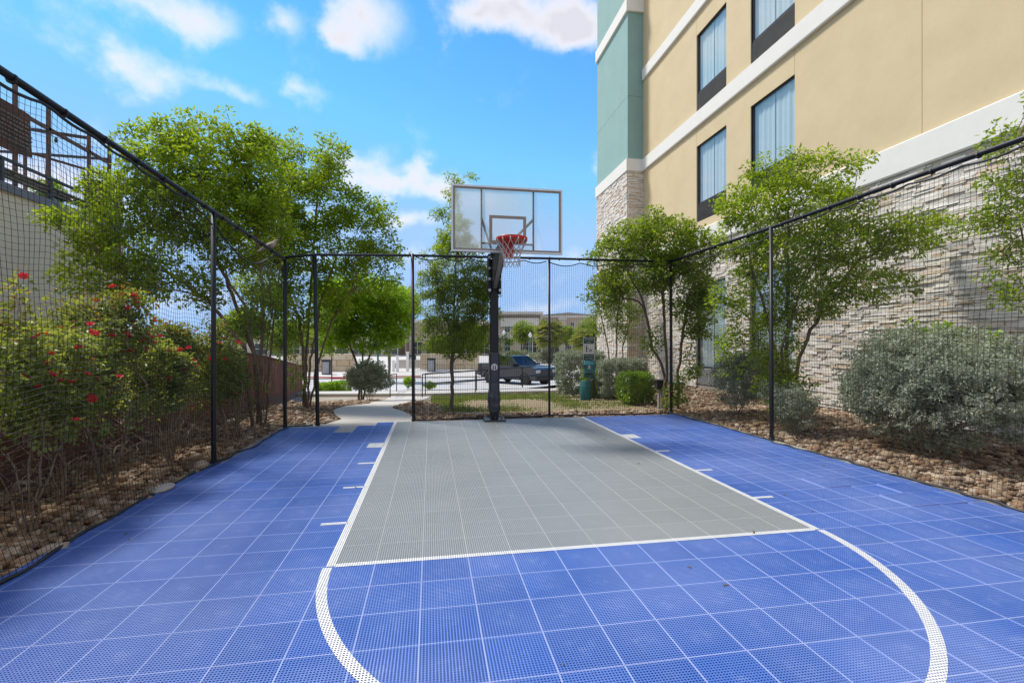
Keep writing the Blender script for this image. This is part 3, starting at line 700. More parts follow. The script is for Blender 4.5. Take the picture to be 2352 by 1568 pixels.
    b.lathe([(.236, rz - .03), (.243, rz - .03), (.243, rz - .004), (.236, rz - .004)], 40, Matrix.Translation((xc, ry, 0))).build('rim', M_RIM, H, smooth=True)
    b = MB(); b.box(xc - .10, xc + .10, YB - .15, YB - .008, rz - .02, rz + .005); b.prism([(YB - .02, 2.86), (YB - .02, 3.04), (YB - .16, 3.04), (YB - .13, 2.96)], xc - .075, xc + .075, 'x'); b.box(xc - .09, xc + .09, YB - .03, YB - .007, 2.84, 3.10)
    b.build('rim_bracket', M_RIM, H, bevel=.004)
    b = MB()
    for k in range(12):
        a = 2 * PI * (k + .5) / 12; p = Vector((xc + .236 * math.cos(a), ry + .236 * math.sin(a), rz - .03)); b.box(p.x - .008, p.x + .008, p.y - .008, p.y + .008, p.z - .02, p.z + .015)
    b.build('net_hook', M_WHITE, H)
    # net
    M_N = mat('white_nylon', (.62, .61, .58), .8, var=.2, vscale=30); b = MB(); n = 12
    lv = [(rz - .05, .232), (rz - .15, .178), (rz - .23, .145), (rz - .30, .128), (rz - .37, .125), (rz - .44, .13)]
    rr = random.Random(2)
    for s_ in (-1, 1):
        for k in range(n):
            pts = []
            for i, (z, r) in enumerate(lv):
                a = 2 * PI * (k + .5 + s_ * i * .5) / n; pts.append(Vector((xc + r * math.cos(a) + rr.uniform(-.006, .006), ry + r * math.sin(a) + rr.uniform(-.006, .006), z + rr.uniform(-.006, .006))))
            b.tube(pts, .0046, 5)
    b.build('net', M_N, H)
hoop()

# ============================================================ trees and shrubs
def blob(u, v, d, ru, rv, rd=None, w=1.):
    r = ray(u, v) * d; return (np.array([r.x, r.y, CAM_H + r.z]), np.array([ru, rd if rd else (ru + rv) / 2, rv]) * d / 1082, w)
def sample_blobs(blobs, n, rng, shell=.55):
    vol = np.array([b[1].prod() ** .8 * b[2] for b in blobs]); idx = rng.choice(len(blobs), n, p=vol / vol.sum())
    d = rng.normal(size=(n, 3)); d /= np.linalg.norm(d, axis=1, keepdims=True); r = rng.random((n, 1)) ** (1 / 3)
    r = shell * .5 + (1 - shell * .5) * r
    r = r * (1 + (rng.random((n, 1)) < .10) * rng.uniform(.05, .35, (n, 1))); C = np.array([b[0] for b in blobs])[idx]; R = np.array([b[1] for b in blobs])[idx]; return C + d * r * R
def skeleton(stems, tips, rng, step=.16, pen=.30):
    pos = []; par = []; plen = []
    def addp(p, q):
        pos.append(p); par.append(q); plen.append(0 if q < 0 else plen[q] + np.linalg.norm(p - pos[q])); return len(pos) - 1
    for st in stems:
        st = [np.array(p, float) for p in st]; last = addp(st[0], -1)
        for a, b in zip(st[:-1], st[1:]):
            k = max(2, int(np.linalg.norm(b - a) / step))
            for i in range(1, k + 1): last = addp(a + (b - a) * i / k + rng.normal(0, .012, 3), last)
    base = np.mean([s[0] for s in stems], axis=0); order = np.argsort(np.linalg.norm(tips - base, axis=1)); ends = []
    for t in tips[order]:
        P = np.array(pos); D = np.linalg.norm(P - t, axis=1); low = P[:, 2] < base[2] + .25
        cost = D + pen * np.array(plen) + np.where(P[:, 2] > t[2] + .1, .5, 0) + np.where(low, 1.0, 0)
        q = int(np.argmin(cost)); a = P[q]; L = D[q]
        if L < .03: ends.append(q); continue
        k = max(1, int(L / step)); pd = a - P[par[q]] if par[q] >= 0 else np.array([0, 0, 1.]); pd = pd / (np.linalg.norm(pd) + 1e-9)
        c = a + pd * L * .38 + np.array([0, 0, L * .08]) + rng.normal(0, L * .06, 3); last = q
        for i in range(1, k + 1):
            s = i / k; last = addp((1 - s) ** 2 * a + 2 * s * (1 - s) * c + s * s * t, last)
        ends.append(last)
    pos = np.array(pos); par = np.array(par); return pos, par, np.array(ends)
def radii(pos, par, rtip, e=2.3):
    n = len(pos); acc = np.zeros(n); ch = np.zeros(n, int)
    for i in range(n):
        if par[i] >= 0: ch[par[i]] += 1
    acc[ch == 0] = rtip ** e
    for i in range(n - 1, -1, -1):
        if par[i] >= 0: acc[par[i]] += acc[i] if ch[i] else rtip ** e
    return np.maximum(acc, rtip ** e) ** (1 / e)
def limbs(name, pos, par, rad, m, parent, sides=6):
    i = np.where(par >= 0)[0]; A, B = pos[par[i]], pos[i]; ra, rb = rad[par[i]], rad[i]
    gp = par[par[i]]; ra = np.minimum(ra, rb * 1.5)
    D = B - A; D /= np.linalg.norm(D, axis=1, keepdims=True) + 1e-9
    up = np.tile(np.array([[.31, .95, 0.]]), (len(i), 1)); up[np.abs(D[:, 1]) > .85] = (1, 0, 0)
    X = np.cross(D, up); X /= np.linalg.norm(X, axis=1, keepdims=True); Y = np.cross(D, X)
    out_v = []; out_f = []; b = 0
    big = rb > .012
    for sel, n in ((big, sides + 2), (~big, 3)):
        if not sel.any(): continue
        a_, b_, x_, y_, r0, r1 = A[sel], B[sel] + D[sel] * (rb[sel] * .4)[:, None], X[sel], Y[sel], ra[sel][:, None], rb[sel][:, None]
        ang = [2 * PI * k / n for k in range(n)]
        V = np.stack([a_ + (x_ * math.cos(t) + y_ * math.sin(t)) * r0 for t in ang] + [b_ + (x_ * math.cos(t) + y_ * math.sin(t)) * r1 for t in ang], 1)
        f = np.array([(k, (k + 1) % n, n + (k + 1) % n, n + k) for k in range(n)])
        m_ = len(a_); out_v.append(V.reshape(-1, 3)); out_f.append((f[None] + (np.arange(m_) * 2 * n)[:, None, None]).reshape(-1, 4) + b); b += m_ * 2 * n
    return fast_obj(name, np.concatenate(out_v), np.concatenate(out_f), m, parent, smooth=True)
def leaves(name, pts, dirs, nper, L, W, m, parent, rng, spread=.12, twig=.3, droop=.25, up=.8):
    n = len(pts); P = np.repeat(pts, nper, 0); D = np.repeat(dirs, nper, 0); N_ = len(P)
    t = rng.random((N_, 1)); side = rng.normal(size=(N_, 3)); side[:, 2] *= .45; side -= D * (side * D).sum(1, keepdims=True); side /= np.linalg.norm(side, axis=1, keepdims=True)
    C = P + D * (t - .45) * twig - np.array([0, 0, 1.]) * (t ** 2) * droop * twig + side * rng.random((N_, 1)) ** .7 * spread * (1.1 - .5 * t)
    ax = D * .5 + side + rng.normal(0, .35, (N_, 3)) - np.array([0, 0, .25]); ax /= np.linalg.norm(ax, axis=1, keepdims=True)
    nr = np.array([[0, 0, up]]) + rng.normal(0, .45, (N_, 3)); wv = np.cross(ax, nr); wv /= np.linalg.norm(wv, axis=1, keepdims=True) + 1e-9
    nn = np.cross(wv, ax); s = rng.uniform(.65, 1.25, (N_, 1))
    b = C; tip = C + ax * L * s; mid = C + ax * L * s * .45; w = wv * W * s * .5; lift = nn * W * .22 * s
    V = np.stack([b, mid + w + lift, tip - nn * W * .2, mid - w + lift], 1)
    f = np.array([(0, 1, 2), (0, 2, 3)])
    F = (f[None] + (np.arange(N_) * 4)[:, None, None]).reshape(-1, 3)
    return fast_obj(name, V.reshape(-1, 3), F, m, parent)
M_BARK = mat('crepe_myrtle_bark', (.22, .155, .105), .85, var=.5, vscale=18, bump=.5, bscale=50)
M_BARK2 = mat('grey_elm_bark', (.17, .14, .115), .9, var=.45, vscale=25, bump=.8, bscale=60)
M_TWIG = mat('dry_twig', (.36, .27, .19), .85, var=.45, vscale=12)
M_LEAF = leaf_mat('fresh_leaf', (.085, .155, .015), (.24, .35, .025), .52)
M_LEAF_D = leaf_mat('mid_leaf', (.08, .145, .02), (.21, .30, .03), .52)
M_LEAF_Y = leaf_mat('bright_leaf', (.10, .21, .012), (.26, .42, .02), .45)
M_BOX = leaf_mat('boxwood_leaf', (.04, .10, .012), (.26, .40, .02), .3, rough=.3)
M_SAGE = leaf_mat('silver_sage_leaf', (.20, .25, .16), (.46, .50, .38), .2, (1.2, 1.2, .9), .7)
M_SAGE2 = leaf_mat('grey_green_leaf', (.18, .22, .12), (.38, .42, .27), .25, (1.3, 1.3, .8), .7)
M_ROSE = leaf_mat('rose_leaf', (.07, .12, .03), (.27, .33, .09), .45)
def tree(name, label, cat, stems, blobs, ntips, nper, L, W, lm, seed, bark=M_BARK, rtip=.0036, twig=.34, spread=.13, group=None, step=.16, e=2.02, droop=.2, pen=.30, shell=.8, trunkname='trunk', crownname='crown', up=.8):
    rng = np.random.default_rng(seed); t = thing(name, label, cat, group=group)
    tips = sample_blobs(blobs, ntips, rng, shell); pos, par, ends = skeleton(stems, tips, rng, step, pen)
    rad = radii(pos, par, rtip, e); limbs(trunkname, pos, par, rad, bark, t)
    d = pos[ends] - pos[np.maximum(par[ends], 0)]; d += np.array([0, 0, .02]) + rng.normal(0, .04, d.shape); d /= np.linalg.norm(d, axis=1, keepdims=True) + 1e-9
    leaves(crownname, pos[ends], d, nper, L, W, lm, t, rng, spread, twig, droop, up)
    base = stems[0][0]
    t.location = (base[0], base[1], base[2])
    for c in t.children: c.location = (-base[0], -base[1], -base[2])
    return t
def stem(u, v, d, *pts):          # trunk base then bend points (u, v, d)
    out = []
    x, y = G(u, d); out.append((x, y, gz(x, y) - .05))
    for (a, b, c) in pts:
        r = ray(a, b) * c; out.append((r.x, r.y, CAM_H + r.z))
    return out
TG = 'trees around the court'
tree('tree', 'tall multi stemmed green tree with furrowed trunks just outside the left back court corner', 'tree',
     [stem(600, 0, 8.3, (592, 850, 8.3), (560, 700, 8.6), (470, 560, 9), (400, 450, 9)), stem(590, 0, 8.5, (600, 850, 8.4), (605, 680, 8.6), (590, 540, 9), (560, 420, 9)), stem(610, 0, 8.45, (618, 830, 8.5), (640, 660, 9), (650, 480, 9.3)), stem(596, 0, 8.6, (585, 820, 8.7), (520, 640, 9), (450, 500, 9.2)), stem(605, 0, 8.2, (608, 860, 8.2), (625, 700, 8.6), (600, 520, 9)),
      stem(580, 0, 8.3, (560, 800, 8.3), (480, 690, 8.6), (380, 620, 8.8))],
     [blob(380, 330, 9, 90, 42), blob(500, 320, 9.2, 110, 48), blob(440, 390, 9, 130, 60), blob(320, 460, 8.8, 110, 60), blob(480, 470, 9, 150, 80), blob(230, 520, 8.4, 90, 35),
      blob(170, 500, 8.2, 60, 18), blob(340, 570, 8.6, 150, 55), blob(560, 540, 9, 90, 90), blob(260, 630, 8.3, 110, 40), blob(600, 400, 9.4, 70, 80), blob(420, 660, 8.5, 100, 40), blob(600, 700, 8.6, 50, 70)],
     760, 42, .095, .044, M_LEAF, 1, twig=.46, spread=.15)
tree('tree', 'broad leafy green tree behind the gate posts with low sprouts beside the wooden fence', 'tree',
     [stem(703, 0, 11.2, (700, 860, 11.2), (690, 740, 11.4), (640, 600, 12), (620, 500, 12)), stem(712, 0, 11.4, (725, 850, 11.4), (760, 740, 11.5), (820, 640, 11.5)), stem(708, 0, 11.0, (712, 840, 11.1), (735, 700, 11.6), (780, 560, 12)), stem(698, 0, 11.5, (705, 800, 11.5), (715, 640, 12), (730, 460, 12))],
     [blob(690, 380, 12, 80, 60), blob(760, 360, 12, 35, 45), blob(640, 350, 12, 50, 40), blob(720, 470, 12, 110, 70), blob(820, 490, 12, 80, 45), blob(880, 520, 12, 40, 20), blob(620, 500, 12, 70, 80), blob(740, 580, 12, 150, 50),
      blob(870, 580, 12, 60, 30), blob(620, 640, 12, 70, 60), blob(710, 690, 11.6, 90, 60), blob(850, 640, 12, 60, 35), blob(665, 790, 11.2, 25, 30), blob(690, 860, 11, 14, 25)],
     760, 40, .10, .048, M_LEAF, 2, twig=.5, spread=.17)
tree('tree', 'round headed green tree rising behind the silver shrub by the path', 'tree',
     [stem(826, 0, 15.6, (824, 850, 15.6), (800, 780, 15.6), (770, 730, 15.6)), stem(830, 0, 15.8, (832, 830, 15.8), (835, 760, 16)), stem(834, 0, 15.7, (842, 840, 15.7), (868, 770, 15.7), (890, 720, 15.7))],
     [blob(780, 735, 15.5, 55, 45), blob(840, 720, 16, 80, 50), blob(900, 740, 16, 45, 50), blob(850, 780, 15.6, 70, 20), blob(830, 670, 16, 100, 35), blob(770, 790, 15.2, 35, 18), blob(770, 680, 15.8, 50, 30)],
     620, 40, .11, .055, M_LEAF_Y, 3, twig=.45, spread=.2, rtip=.004)
tree('tree', 'bright green street tree with straight grey trunk beyond the red kerb', 'tree',
     [stem(894, 0, 34, (893, 800, 34), (893, 760, 34)), stem(894, 0, 34, (895, 800, 34), (915, 750, 34))],
     [blob(890, 735, 34, 45, 35, 30), blob(925, 700, 34, 35, 40, 30), blob(905, 770, 34, 35, 20, 25), blob(870, 700, 34, 40, 35, 30)],
     260, 34, .17, .085, M_LEAF_Y, 4, bark=M_BARK2, twig=.8, spread=.4, rtip=.014, step=.4)
tree('tree', 'slender elm with small leaves and straight grey trunk behind the hoop', 'tree',
     [stem(1037, 0, 9.95, (1039, 820, 9.95), (1045, 700, 9.95), (1050, 560, 9.95), (1052, 470, 9.95))],
     [blob(1047, 610, 9.95, 60, 65), blob(990, 650, 9.9, 35, 40), blob(1100, 640, 9.9, 35, 40), blob(1000, 700, 9.9, 40, 50), blob(1090, 680, 9.95, 40, 50), blob(1020, 770, 9.9, 55, 45), blob(1080, 775, 9.8, 50, 50), blob(985, 770, 9.8, 25, 40),
      blob(1060, 700, 10, 60, 70), blob(1155, 800, 9.8, 30, 30), blob(1040, 540, 9.9, 35, 50), blob(1010, 495, 9.9, 35, 10), blob(1042, 440, 9.9, 18, 38), blob(1075, 400, 9.9, 16, 10), blob(1130, 680, 9.9, 22, 12), blob(1125, 720, 9.8, 25, 18), blob(990, 600, 9.9, 14, 8), blob(968, 590, 9.9, 14, 5)],
     1000, 44, .044, .025, M_LEAF, 5, bark=M_BARK2, twig=.26, spread=.07, rtip=.0020, step=.12, pen=.45, e=2.0)
tree('tree', 'vase shaped green tree at the right back court corner by the netting', 'tree',
     [stem(1532, 0, 10.4, (1524, 850, 10.4), (1500, 800, 10.4), (1480, 700, 10.4), (1440, 620, 10.4)), stem(1530, 0, 10.3, (1532, 830, 10.3), (1525, 700, 10.4), (1510, 580, 10.4)), stem(1556, 0, 10.5, (1558, 850, 10.5), (1575, 720, 10.5), (1600, 620, 10.5))],
     [blob(1450, 545, 10.4, 60, 35), blob(1520, 550, 10.4, 80, 50), blob(1400, 590, 10.4, 45, 35), blob(1590, 580, 10.4, 60, 50), blob(1470, 630, 10.4, 90, 45), blob(1570, 660, 10.4, 60, 60), blob(1390, 660, 10.2, 45, 35), blob(1600, 720, 10.3, 30, 60), blob(1500, 500, 10.4, 35, 15), blob(1500, 780, 10.2, 18, 25), blob(1580, 830, 10.3, 20, 40), blob(1545, 900, 10.2, 22, 28)],
     560, 38, .08, .04, M_LEAF_D, 6, twig=.42, spread=.13)
tree('tree', 'dense many stemmed green tree behind the right netting against the stone wall', 'tree',
     [stem(1795, 0, 8.3, (1790, 860, 8.3), (1760, 720, 8.4), (1720, 600, 8.6)), stem(1805, 0, 8.4, (1808, 850, 8.4), (1810, 680, 8.5), (1810, 480, 8.6)), stem(1815, 0, 8.3, (1835, 820, 8.3), (1900, 680, 8.2), (1980, 590, 8)), stem(1800, 0, 8.2, (1795, 800, 8.2), (1850, 640, 8.2), (1900, 520, 8.2))],
     [blob(1790, 390, 8.6, 70, 40), blob(1890, 400, 8.5, 70, 50), blob(1740, 470, 8.6, 90, 45), blob(1880, 490, 8.5, 120, 50), blob(1700, 540, 8.6, 60, 45), blob(1800, 590, 8.5, 130, 55), blob(1960, 560, 8.2, 110, 42), blob(2080, 530, 8, 95, 36), blob(1690, 680, 8.4, 45, 60),
      blob(1850, 680, 8.3, 80, 50), blob(1780, 770, 8.3, 45, 70), blob(2000, 650, 8, 100, 36), blob(1800, 900, 8.1, 50, 60), blob(1700, 800, 8.3, 40, 50), blob(1960, 370, 8.4, 50, 14), blob(2150, 500, 7.8, 40, 14)],
     760, 36, .076, .036, M_LEAF, 7, twig=.42, spread=.13)
tree('tree', 'thin leafy branches reaching in at the right edge before the stone wall', 'tree',
     [[(6.9, 3.2, -.03), (6.75, 3.3, 1.4), (6.4, 3.6, 2.4), (6.1, 3.9, 3.4)], [(6.95, 3.3, -.03), (6.9, 3.5, 1.6), (6.7, 4.1, 2.6)]],
     [blob(2330, 320, 5.2, 60, 30), blob(2320, 420, 5.2, 60, 30), blob(2290, 490, 5.3, 60, 22), blob(2340, 580, 5.2, 50, 30), blob(2335, 670, 5.1, 35, 30), blob(2360, 480, 5, 60, 60), blob(2345, 240, 5.1, 25, 10), blob(2330, 300, 5.1, 25, 8), blob(2300, 640, 5.2, 30, 12)],
     130, 26, .052, .026, M_LEAF, 8, twig=.3, spread=.1, rtip=.003)
tree('tree', 'small open tree standing behind the clipped silver hedges near the stone tower', 'tree',
     [stem(1400, 0, 19, (1398, 800, 19), (1380, 720, 19)), stem(1416, 0, 19, (1416, 790, 19), (1420, 700, 19)), stem(1424, 0, 19, (1432, 790, 19), (1450, 730, 19))],
     [blob(1395, 700, 19, 35, 40, 20), blob(1430, 720, 19, 45, 40, 20), blob(1410, 650, 19, 50, 30, 20), blob(1440, 770, 19, 20, 15, 10), blob(1370, 730, 19, 20, 40, 15)],
     240, 26, .09, .05, M_LEAF_D, 9, twig=.4, spread=.2, rtip=.005)
# distant trees
for (u, v, d, ru, rv, lab) in ((1205, 762, 78, 26, 24, 'small round tree before the arched windows of the distant shops'), (740, 755, 60, 50, 45, 'hazy green tree far beyond the plaza behind the gate posts'),
                               (1352, 770, 60, 26, 36, 'green tree between the palm and the hotel far across the road'), (1010, 790, 52, 22, 16, 'low round tree in the plaza left of the shops'), (935, 700, 50, 22, 34, 'dark green tree top beyond the second back post'),
                               (1085, 772, 62, 30, 26, 'broad hazy tree at the far plaza edge seen between the elm and the hoop pole'), (655, 770, 48, 40, 36, 'leafy tree rising beyond the wooden fence end'), (1300, 768, 85, 20, 18, 'faint small tree by the shop wall right of the large palm'), (560, 745, 40, 46, 34, 'dark leafy tree far behind the tall left trees')):
    tree('tree', lab, 'tree', [stem(u, 0, d, (u, v + rv * .8, d)), stem(u + 1, 0, d, (u + 3, v + rv * .4, d))], [blob(u, v, d, ru, rv, ru), blob(u - ru * .4, v + rv * .3, d, ru * .6, rv * .6, ru * .6), blob(u + ru * .4, v - rv * .1, d, ru * .6, rv * .7, ru * .6)],
         170, 28, .28, .15, M_LEAF_D, u, bark=M_BARK2, twig=1.0, spread=.5, rtip=.022, step=.6)
# rose shrubs by the left netting
M_FLOWER = leaf_mat('crimson_petal', (.55, .015, .03), (.75, .05, .07), .3, (1.1, .8, .8))
M_YOUNG = leaf_mat('reddish_new_leaf', (.28, .12, .04), (.42, .25, .06), .35)
def flower_mesh():
    b = MB(); rr = random.Random(3)
    for ring, (n, r, tilt) in enumerate(((6, .022, .35), (5, .016, .8), (3, .009, 1.2))):
        for k in range(n):
            a = 2 * PI * (k + ring * .4) / n; ca, sa = math.cos(a), math.sin(a); w = r * .75
            o = Vector((ca, sa, 0)); s = Vector((-sa, ca, 0)); up = Vector((0, 0, 1)); d = o * math.cos(tilt) + up * math.sin(tilt)
            p0 = o * .002; b.add([p0, p0 + d * r * .6 + s * w * .6, p0 + d * r * 1.1 + s * w * .25 + up * .003, p0 + d * r * 1.1 - s * w * .25 + up * .003, p0 + d * r * .6 - s * w * .6], [(0, 1, 2, 3, 4)])
    o = b.build('flower', M_FLOWER); return o
FL = flower_mesh(); FLM = FL.data; bpy.data.objects.remove(FL)
def rose(label, bases, blobs, ntips, nper, seed, nfl, extra_twigs=120):
    rng = np.random.default_rng(seed); t = thing('rose_bush', label, 'rose bush', group='rose bushes along the left netting')
    stems = []
    for (bx, by) in bases:
        for k in range(5):
            a = rng.uniform(0, 6.28); h = rng.uniform(.5, .9); stems.append([(bx + .04 * math.cos(a), by + .04 * math.sin(a), -.04), (bx + .12 * math.cos(a), by + .14 * math.sin(a), h * .45), (bx + .25 * math.cos(a) - .05, by + .32 * math.sin(a), h)])
    tips = sample_blobs(blobs, ntips, rng, .7)
    C = np.array([b[0] for b in blobs]).mean(0)
    low = np.stack([rng.normal(C[0], .3, extra_twigs), rng.normal(C[1], .45, extra_twigs), rng.uniform(.15, .9, extra_twigs)], 1); low[:, 0] = np.clip(low[:, 0], -4.1, -2.8)
    tips[:, 0] = np.clip(tips[:, 0], -4.1, -2.74)
    pos, par, ends = skeleton(stems, np.concatenate([tips, low]), rng, .12, .25); rad = radii(pos, par, .0026, 2.25)
    limbs('stem', pos, par, rad, M_TWIG, t, 4)
    pe = pos[ends]; d = pe - pos[np.maximum(par[ends], 0)] + rng.normal(0, .02, pe.shape) + np.array([0, 0, .02]); d /= np.linalg.norm(d, axis=1, keepdims=True)
    hi = pe[:, 2] > .8 + rng.normal(0, .12, len(pe))
    leaves('foliage', pe[hi], d[hi], nper, .052, .032, M_ROSE, t, rng, .09, .2, .2)
    top = hi & (pe[:, 2] > np.quantile(pe[hi][:, 2], .86)); leaves('young_foliage', pe[top], d[top], 8, .034, .016, M_YOUNG, t, rng, .05, .2, -.2)
    cand = pe[hi]; sc_ = cand[:, 0] * 1.2 + cand[:, 2] * .9 - cand[:, 1] * .25; cand = cand[np.argsort(-sc_)[: max(nfl * 3, int(len(cand) * .5))]]; sel = rng.choice(len(cand), min(nfl, len(cand)), replace=False)
    for i in sel:
        p = cand[i] + rng.normal(0, .05, 3) + np.array([.06, -.04, .03])
        o = bpy.data.objects.new('flower', FLM); link(o, t); o.location = p + 0; s = rng.uniform(.9, 1.7); o.scale = (s, s, s); o.location.x = min(o.location.x, -2.7)
        o.rotation_euler = (rng.uniform(-.2, 1.2), rng.uniform(-.3, .8), rng.uniform(0, 6))
    return t
W_ = lambda x, y, z, a, b, c: (np.array([x, y, z]), np.array([a, b, c]), 1.)
rose('nearest rose bush at the left edge with red flowers and tall reddish shoots', [(-3.1, 4.25), (-3.25, 4.0)], [W_(-3.4, 4.2, 1.2, .5, .6, .45), W_(-3.4, 3.5, 1.25, .5, .4, .5), W_(-3.3, 3.75, 1.95, .10, .14, .35), W_(-3.3, 4.35, 1.8, .08, .1, .2), W_(-3.0, 4.5, 1.15, .2, .4, .4)], 380, 24, 41, 44, 220)
rose('second rose bush from the left edge, widest mass of leaves over bare brown stems', [(-3.23, 5.36), (-3.4, 5.1)], [W_(-3.45, 5.6, 1.5, .45, .4, .38), W_(-3.35, 5.0, 1.25, .4, .35, .4), W_(-3.2, 5.7, 1.85, .15, .2, .15), W_(-3.5, 5.2, 1.8, .1, .1, .15)], 380, 24, 42, 44, 340)
rose('half bare rose bush just left of the middle left fence post', [(-2.98, 6.17), (-3.2, 6.5)], [W_(-3.2, 6.3, 1.15, .3, .3, .3), W_(-3.4, 6.9, 1.45, .35, .3, .25)], 300, 22, 43, 22, 420)
rose('low loose rose bush in the gap beneath the tall tree, farthest from the camera', [(-2.95, 8.0)], [W_(-3.2, 8.1, 1.0, .3, .35, .45)], 150, 18, 45, 8, 160)
rose('narrow rose bush between the middle post and the tall tree trunks', [(-2.82, 7.3)], [W_(-3.0, 7.3, 1.2, .25, .35, .5), W_(-3.1, 7.7, .95, .25, .3, .4)], 240, 22, 44, 14, 200)

def shrub(name, label, cat, cx, cy, rx, ry, z0, z1, lm, L, W, ntips, nper, seed, box=False, group=None, spread=.06, twig=.14, stemr=.003, bare=.0, up=.3):
    rng = np.random.default_rng(seed); t = thing(name, label, cat, group=group); g0 = gz(cx, cy)
    if box:
        p = rng.uniform(-1, 1, (ntips, 3)); k = rng.integers(0, 3, ntips); sgn = rng.choice([-1, 1], ntips); f = rng.random(ntips) < .7
        p[np.arange(ntips)[f], k[f]] = sgn[f] * rng.uniform(.85, 1, f.sum()); p = p * (1 - .12 * (np.abs(p).sum(1, keepdims=True) > 2.2))
        p *= 1 + .04 * snoise(p[:, :1] * 3, p[:, 1:2] * 3, seed)
        tips = np.array([cx, cy, (z0 + z1) / 2]) + p * np.array([rx, ry, (z1 - z0) / 2])
    else:
        rr = np.random.default_rng(seed + 1); bl = []
        for k in range(9):
            a = rr.uniform(0, 6.28); q = rr.uniform(.2, .75); bl.append(W_(cx + rx * q * math.cos(a), cy + ry * q * math.sin(a), z0 + (z1 - z0) * rr.uniform(.35, .8), rx * .42, ry * .42, (z1 - z0) * .27))
        bl.append(W_(cx, cy, (z0 + z1) / 2, rx * .6, ry * .6, (z1 - z0) * .45)); tips = sample_blobs(bl, ntips, rng, .8)
    tips[:, 2] = np.maximum(tips[:, 2], ground_z(tips[:, 0], tips[:, 1]) + .06)
    stems = []
    for k in range(7):
        a = 2 * PI * k / 7 + rng.uniform(-.3, .3); zz = z0 + (z1 - z0) * .45
        stems.append([(cx + .05 * math.cos(a), cy + .05 * math.sin(a), g0 - .05), (cx + rx * .2 * math.cos(a), cy + ry * .2 * math.sin(a), (g0 + zz) / 2), (cx + rx * .5 * math.cos(a), cy + ry * .5 * math.sin(a), zz)])
    pos, par, ends = skeleton(stems, tips, rng, .12, .25); rad = radii(pos, par, stemr * .5, 2.3); limbs('stem', pos, par, rad, M_TWIG, t, 4)
    pe = pos[ends]; C = np.array([cx, cy, (z0 + z1) / 2]); d = (pe - C) / np.array([rx, ry, z1 - z0]) + np.array([0, 0, .3]) + rng.normal(0, .25, pe.shape); d /= np.linalg.norm(d, axis=1, keepdims=True)
    if bare:
        k = rng.random(len(pe)) > bare * (pe[:, 2] < z0 + (z1 - z0) * .45); pe, d = pe[k], d[k]
    leaves('foliage', pe, d, nper, L, W, lm, t, rng, spread, twig, 0, up)
    t.location = (cx, cy, g0)
    for c in t.children: c.location = (-cx, -cy, -g0)
    return t
shrub('sage_bush', 'large loose silver grey sage bush behind the right netting', 'bush', 6.5, 5.25, .95, 1.95, .0, 1.58, M_SAGE, .042, .024, 2300, 34, 51, bare=.12)
shrub('sage_bush', 'smaller silver sage bush between the back corner post and the right side post', 'bush', 6.3, 8.9, .6, 1.3, .05, 1.35, M_SAGE, .038, .021, 1100, 32, 52, bare=.4)
shrub('sage_bush', 'low sprawling sage sprigs at the foot of the dense tree by the right netting', 'bush', 5.75, 6.7, .35, .55, .03, .75, M_SAGE, .034, .018, 300, 30, 53, bare=.3)
shrub('young_shrub', 'lime green broad leafed sapling poking up behind the large silver sage', 'shrub', 7.25, 5.7, .28, .7, 1.2, 1.75, M_LEAF_Y, .10, .05, 60, 12, 54, spread=.1, twig=.25)
shrub('sage_bush', 'rounded silver bush on bare stems beside the curving path', 'bush', *G(850, 15.1), .85, .6, -.15, .86, M_SAGE, .06, .034, 620, 30, 55, spread=.1, twig=.22, bare=.1)
shrub('sage_hedge', 'clipped grey green hedge behind the pet station, nearest the parked truck', 'hedge', *G(1333, 15.0), .72, .55, -.1, 1.20, M_SAGE, .05, .028, 800, 34, 56, box=True)
shrub('sage_hedge', 'clipped silver hedge between the pet station and the boxwood', 'hedge', *G(1428, 13.6), .64, .5, -.02, 1.0, M_SAGE, .046, .026, 720, 34, 57, box=True)
shrub('boxwood', 'bright green boxwood block, largest of the two by the pet station', 'boxwood', *G(1460, 11.9), .37, .36, .02, .70, M_BOX, .042, .030, 420, 26, 58, box=True)
shrub('boxwood', 'half hidden bright green boxwood right behind the green waste bin', 'boxwood', *G(1364, 14.0), .34, .3, -.05, .66, M_BOX, .042, .030, 280, 24, 59, box=True)
for i, (u0, u1, v0, v1, d, lab) in enumerate(((727, 763, 874, 892, 23.6, 'front left clipped low lime hedge beyond the raised walk'), (757, 779, 867, 885, 24.4, 'middle clipped low lime hedge beyond the raised walk'), (773, 803, 868, 889, 23.8, 'right clipped low lime hedge beside the silver path bush'), (740, 775, 864, 874, 26.2, 'rearmost clipped low lime hedge near the red kerb'))):
    x, y = G((u0 + u1) / 2, d); h = (v1 - v0) * d / 1082; g0 = gz(x, y) + .05; k = (u1 - u0) * d / 2164
    shrub('low_hedge', lab, 'hedge', x, y, k, .4, g0, g0 + h, M_LEAF_Y, .05, .035, 240, 22, 60 + i, box=True, group='clipped lime hedges by the road')
shrub('young_shrub', 'small green shrub in the far bed near the handrail start', 'shrub', *G(938, 26), .35, .3, -.95, -.35, M_LEAF_Y, .07, .04, 90, 22, 70)
shrub('young_shrub', 'tiny green shrub between the handrail posts in front of the road', 'shrub', *G(987, 25), .35, .3, -.9, -.55, M_LEAF_Y, .07, .04, 80, 22, 71)
for i, (u, d, h, lab) in enumerate(((1188, 60, 1.2, 'rounded grey green shrub above the truck roof at the road edge'), (1247, 62, 1.0, 'grey green shrub at the foot of the palm across the road'))):
    x, y = G(u, d); shrub('roadside_shrub', lab, 'shrub', x, y, 2.2, 1., gz(x, y), gz(x, y) + h + .6, M_SAGE2, .16, .09, 200, 24, 80 + i, spread=.25, twig=.4, stemr=.01)

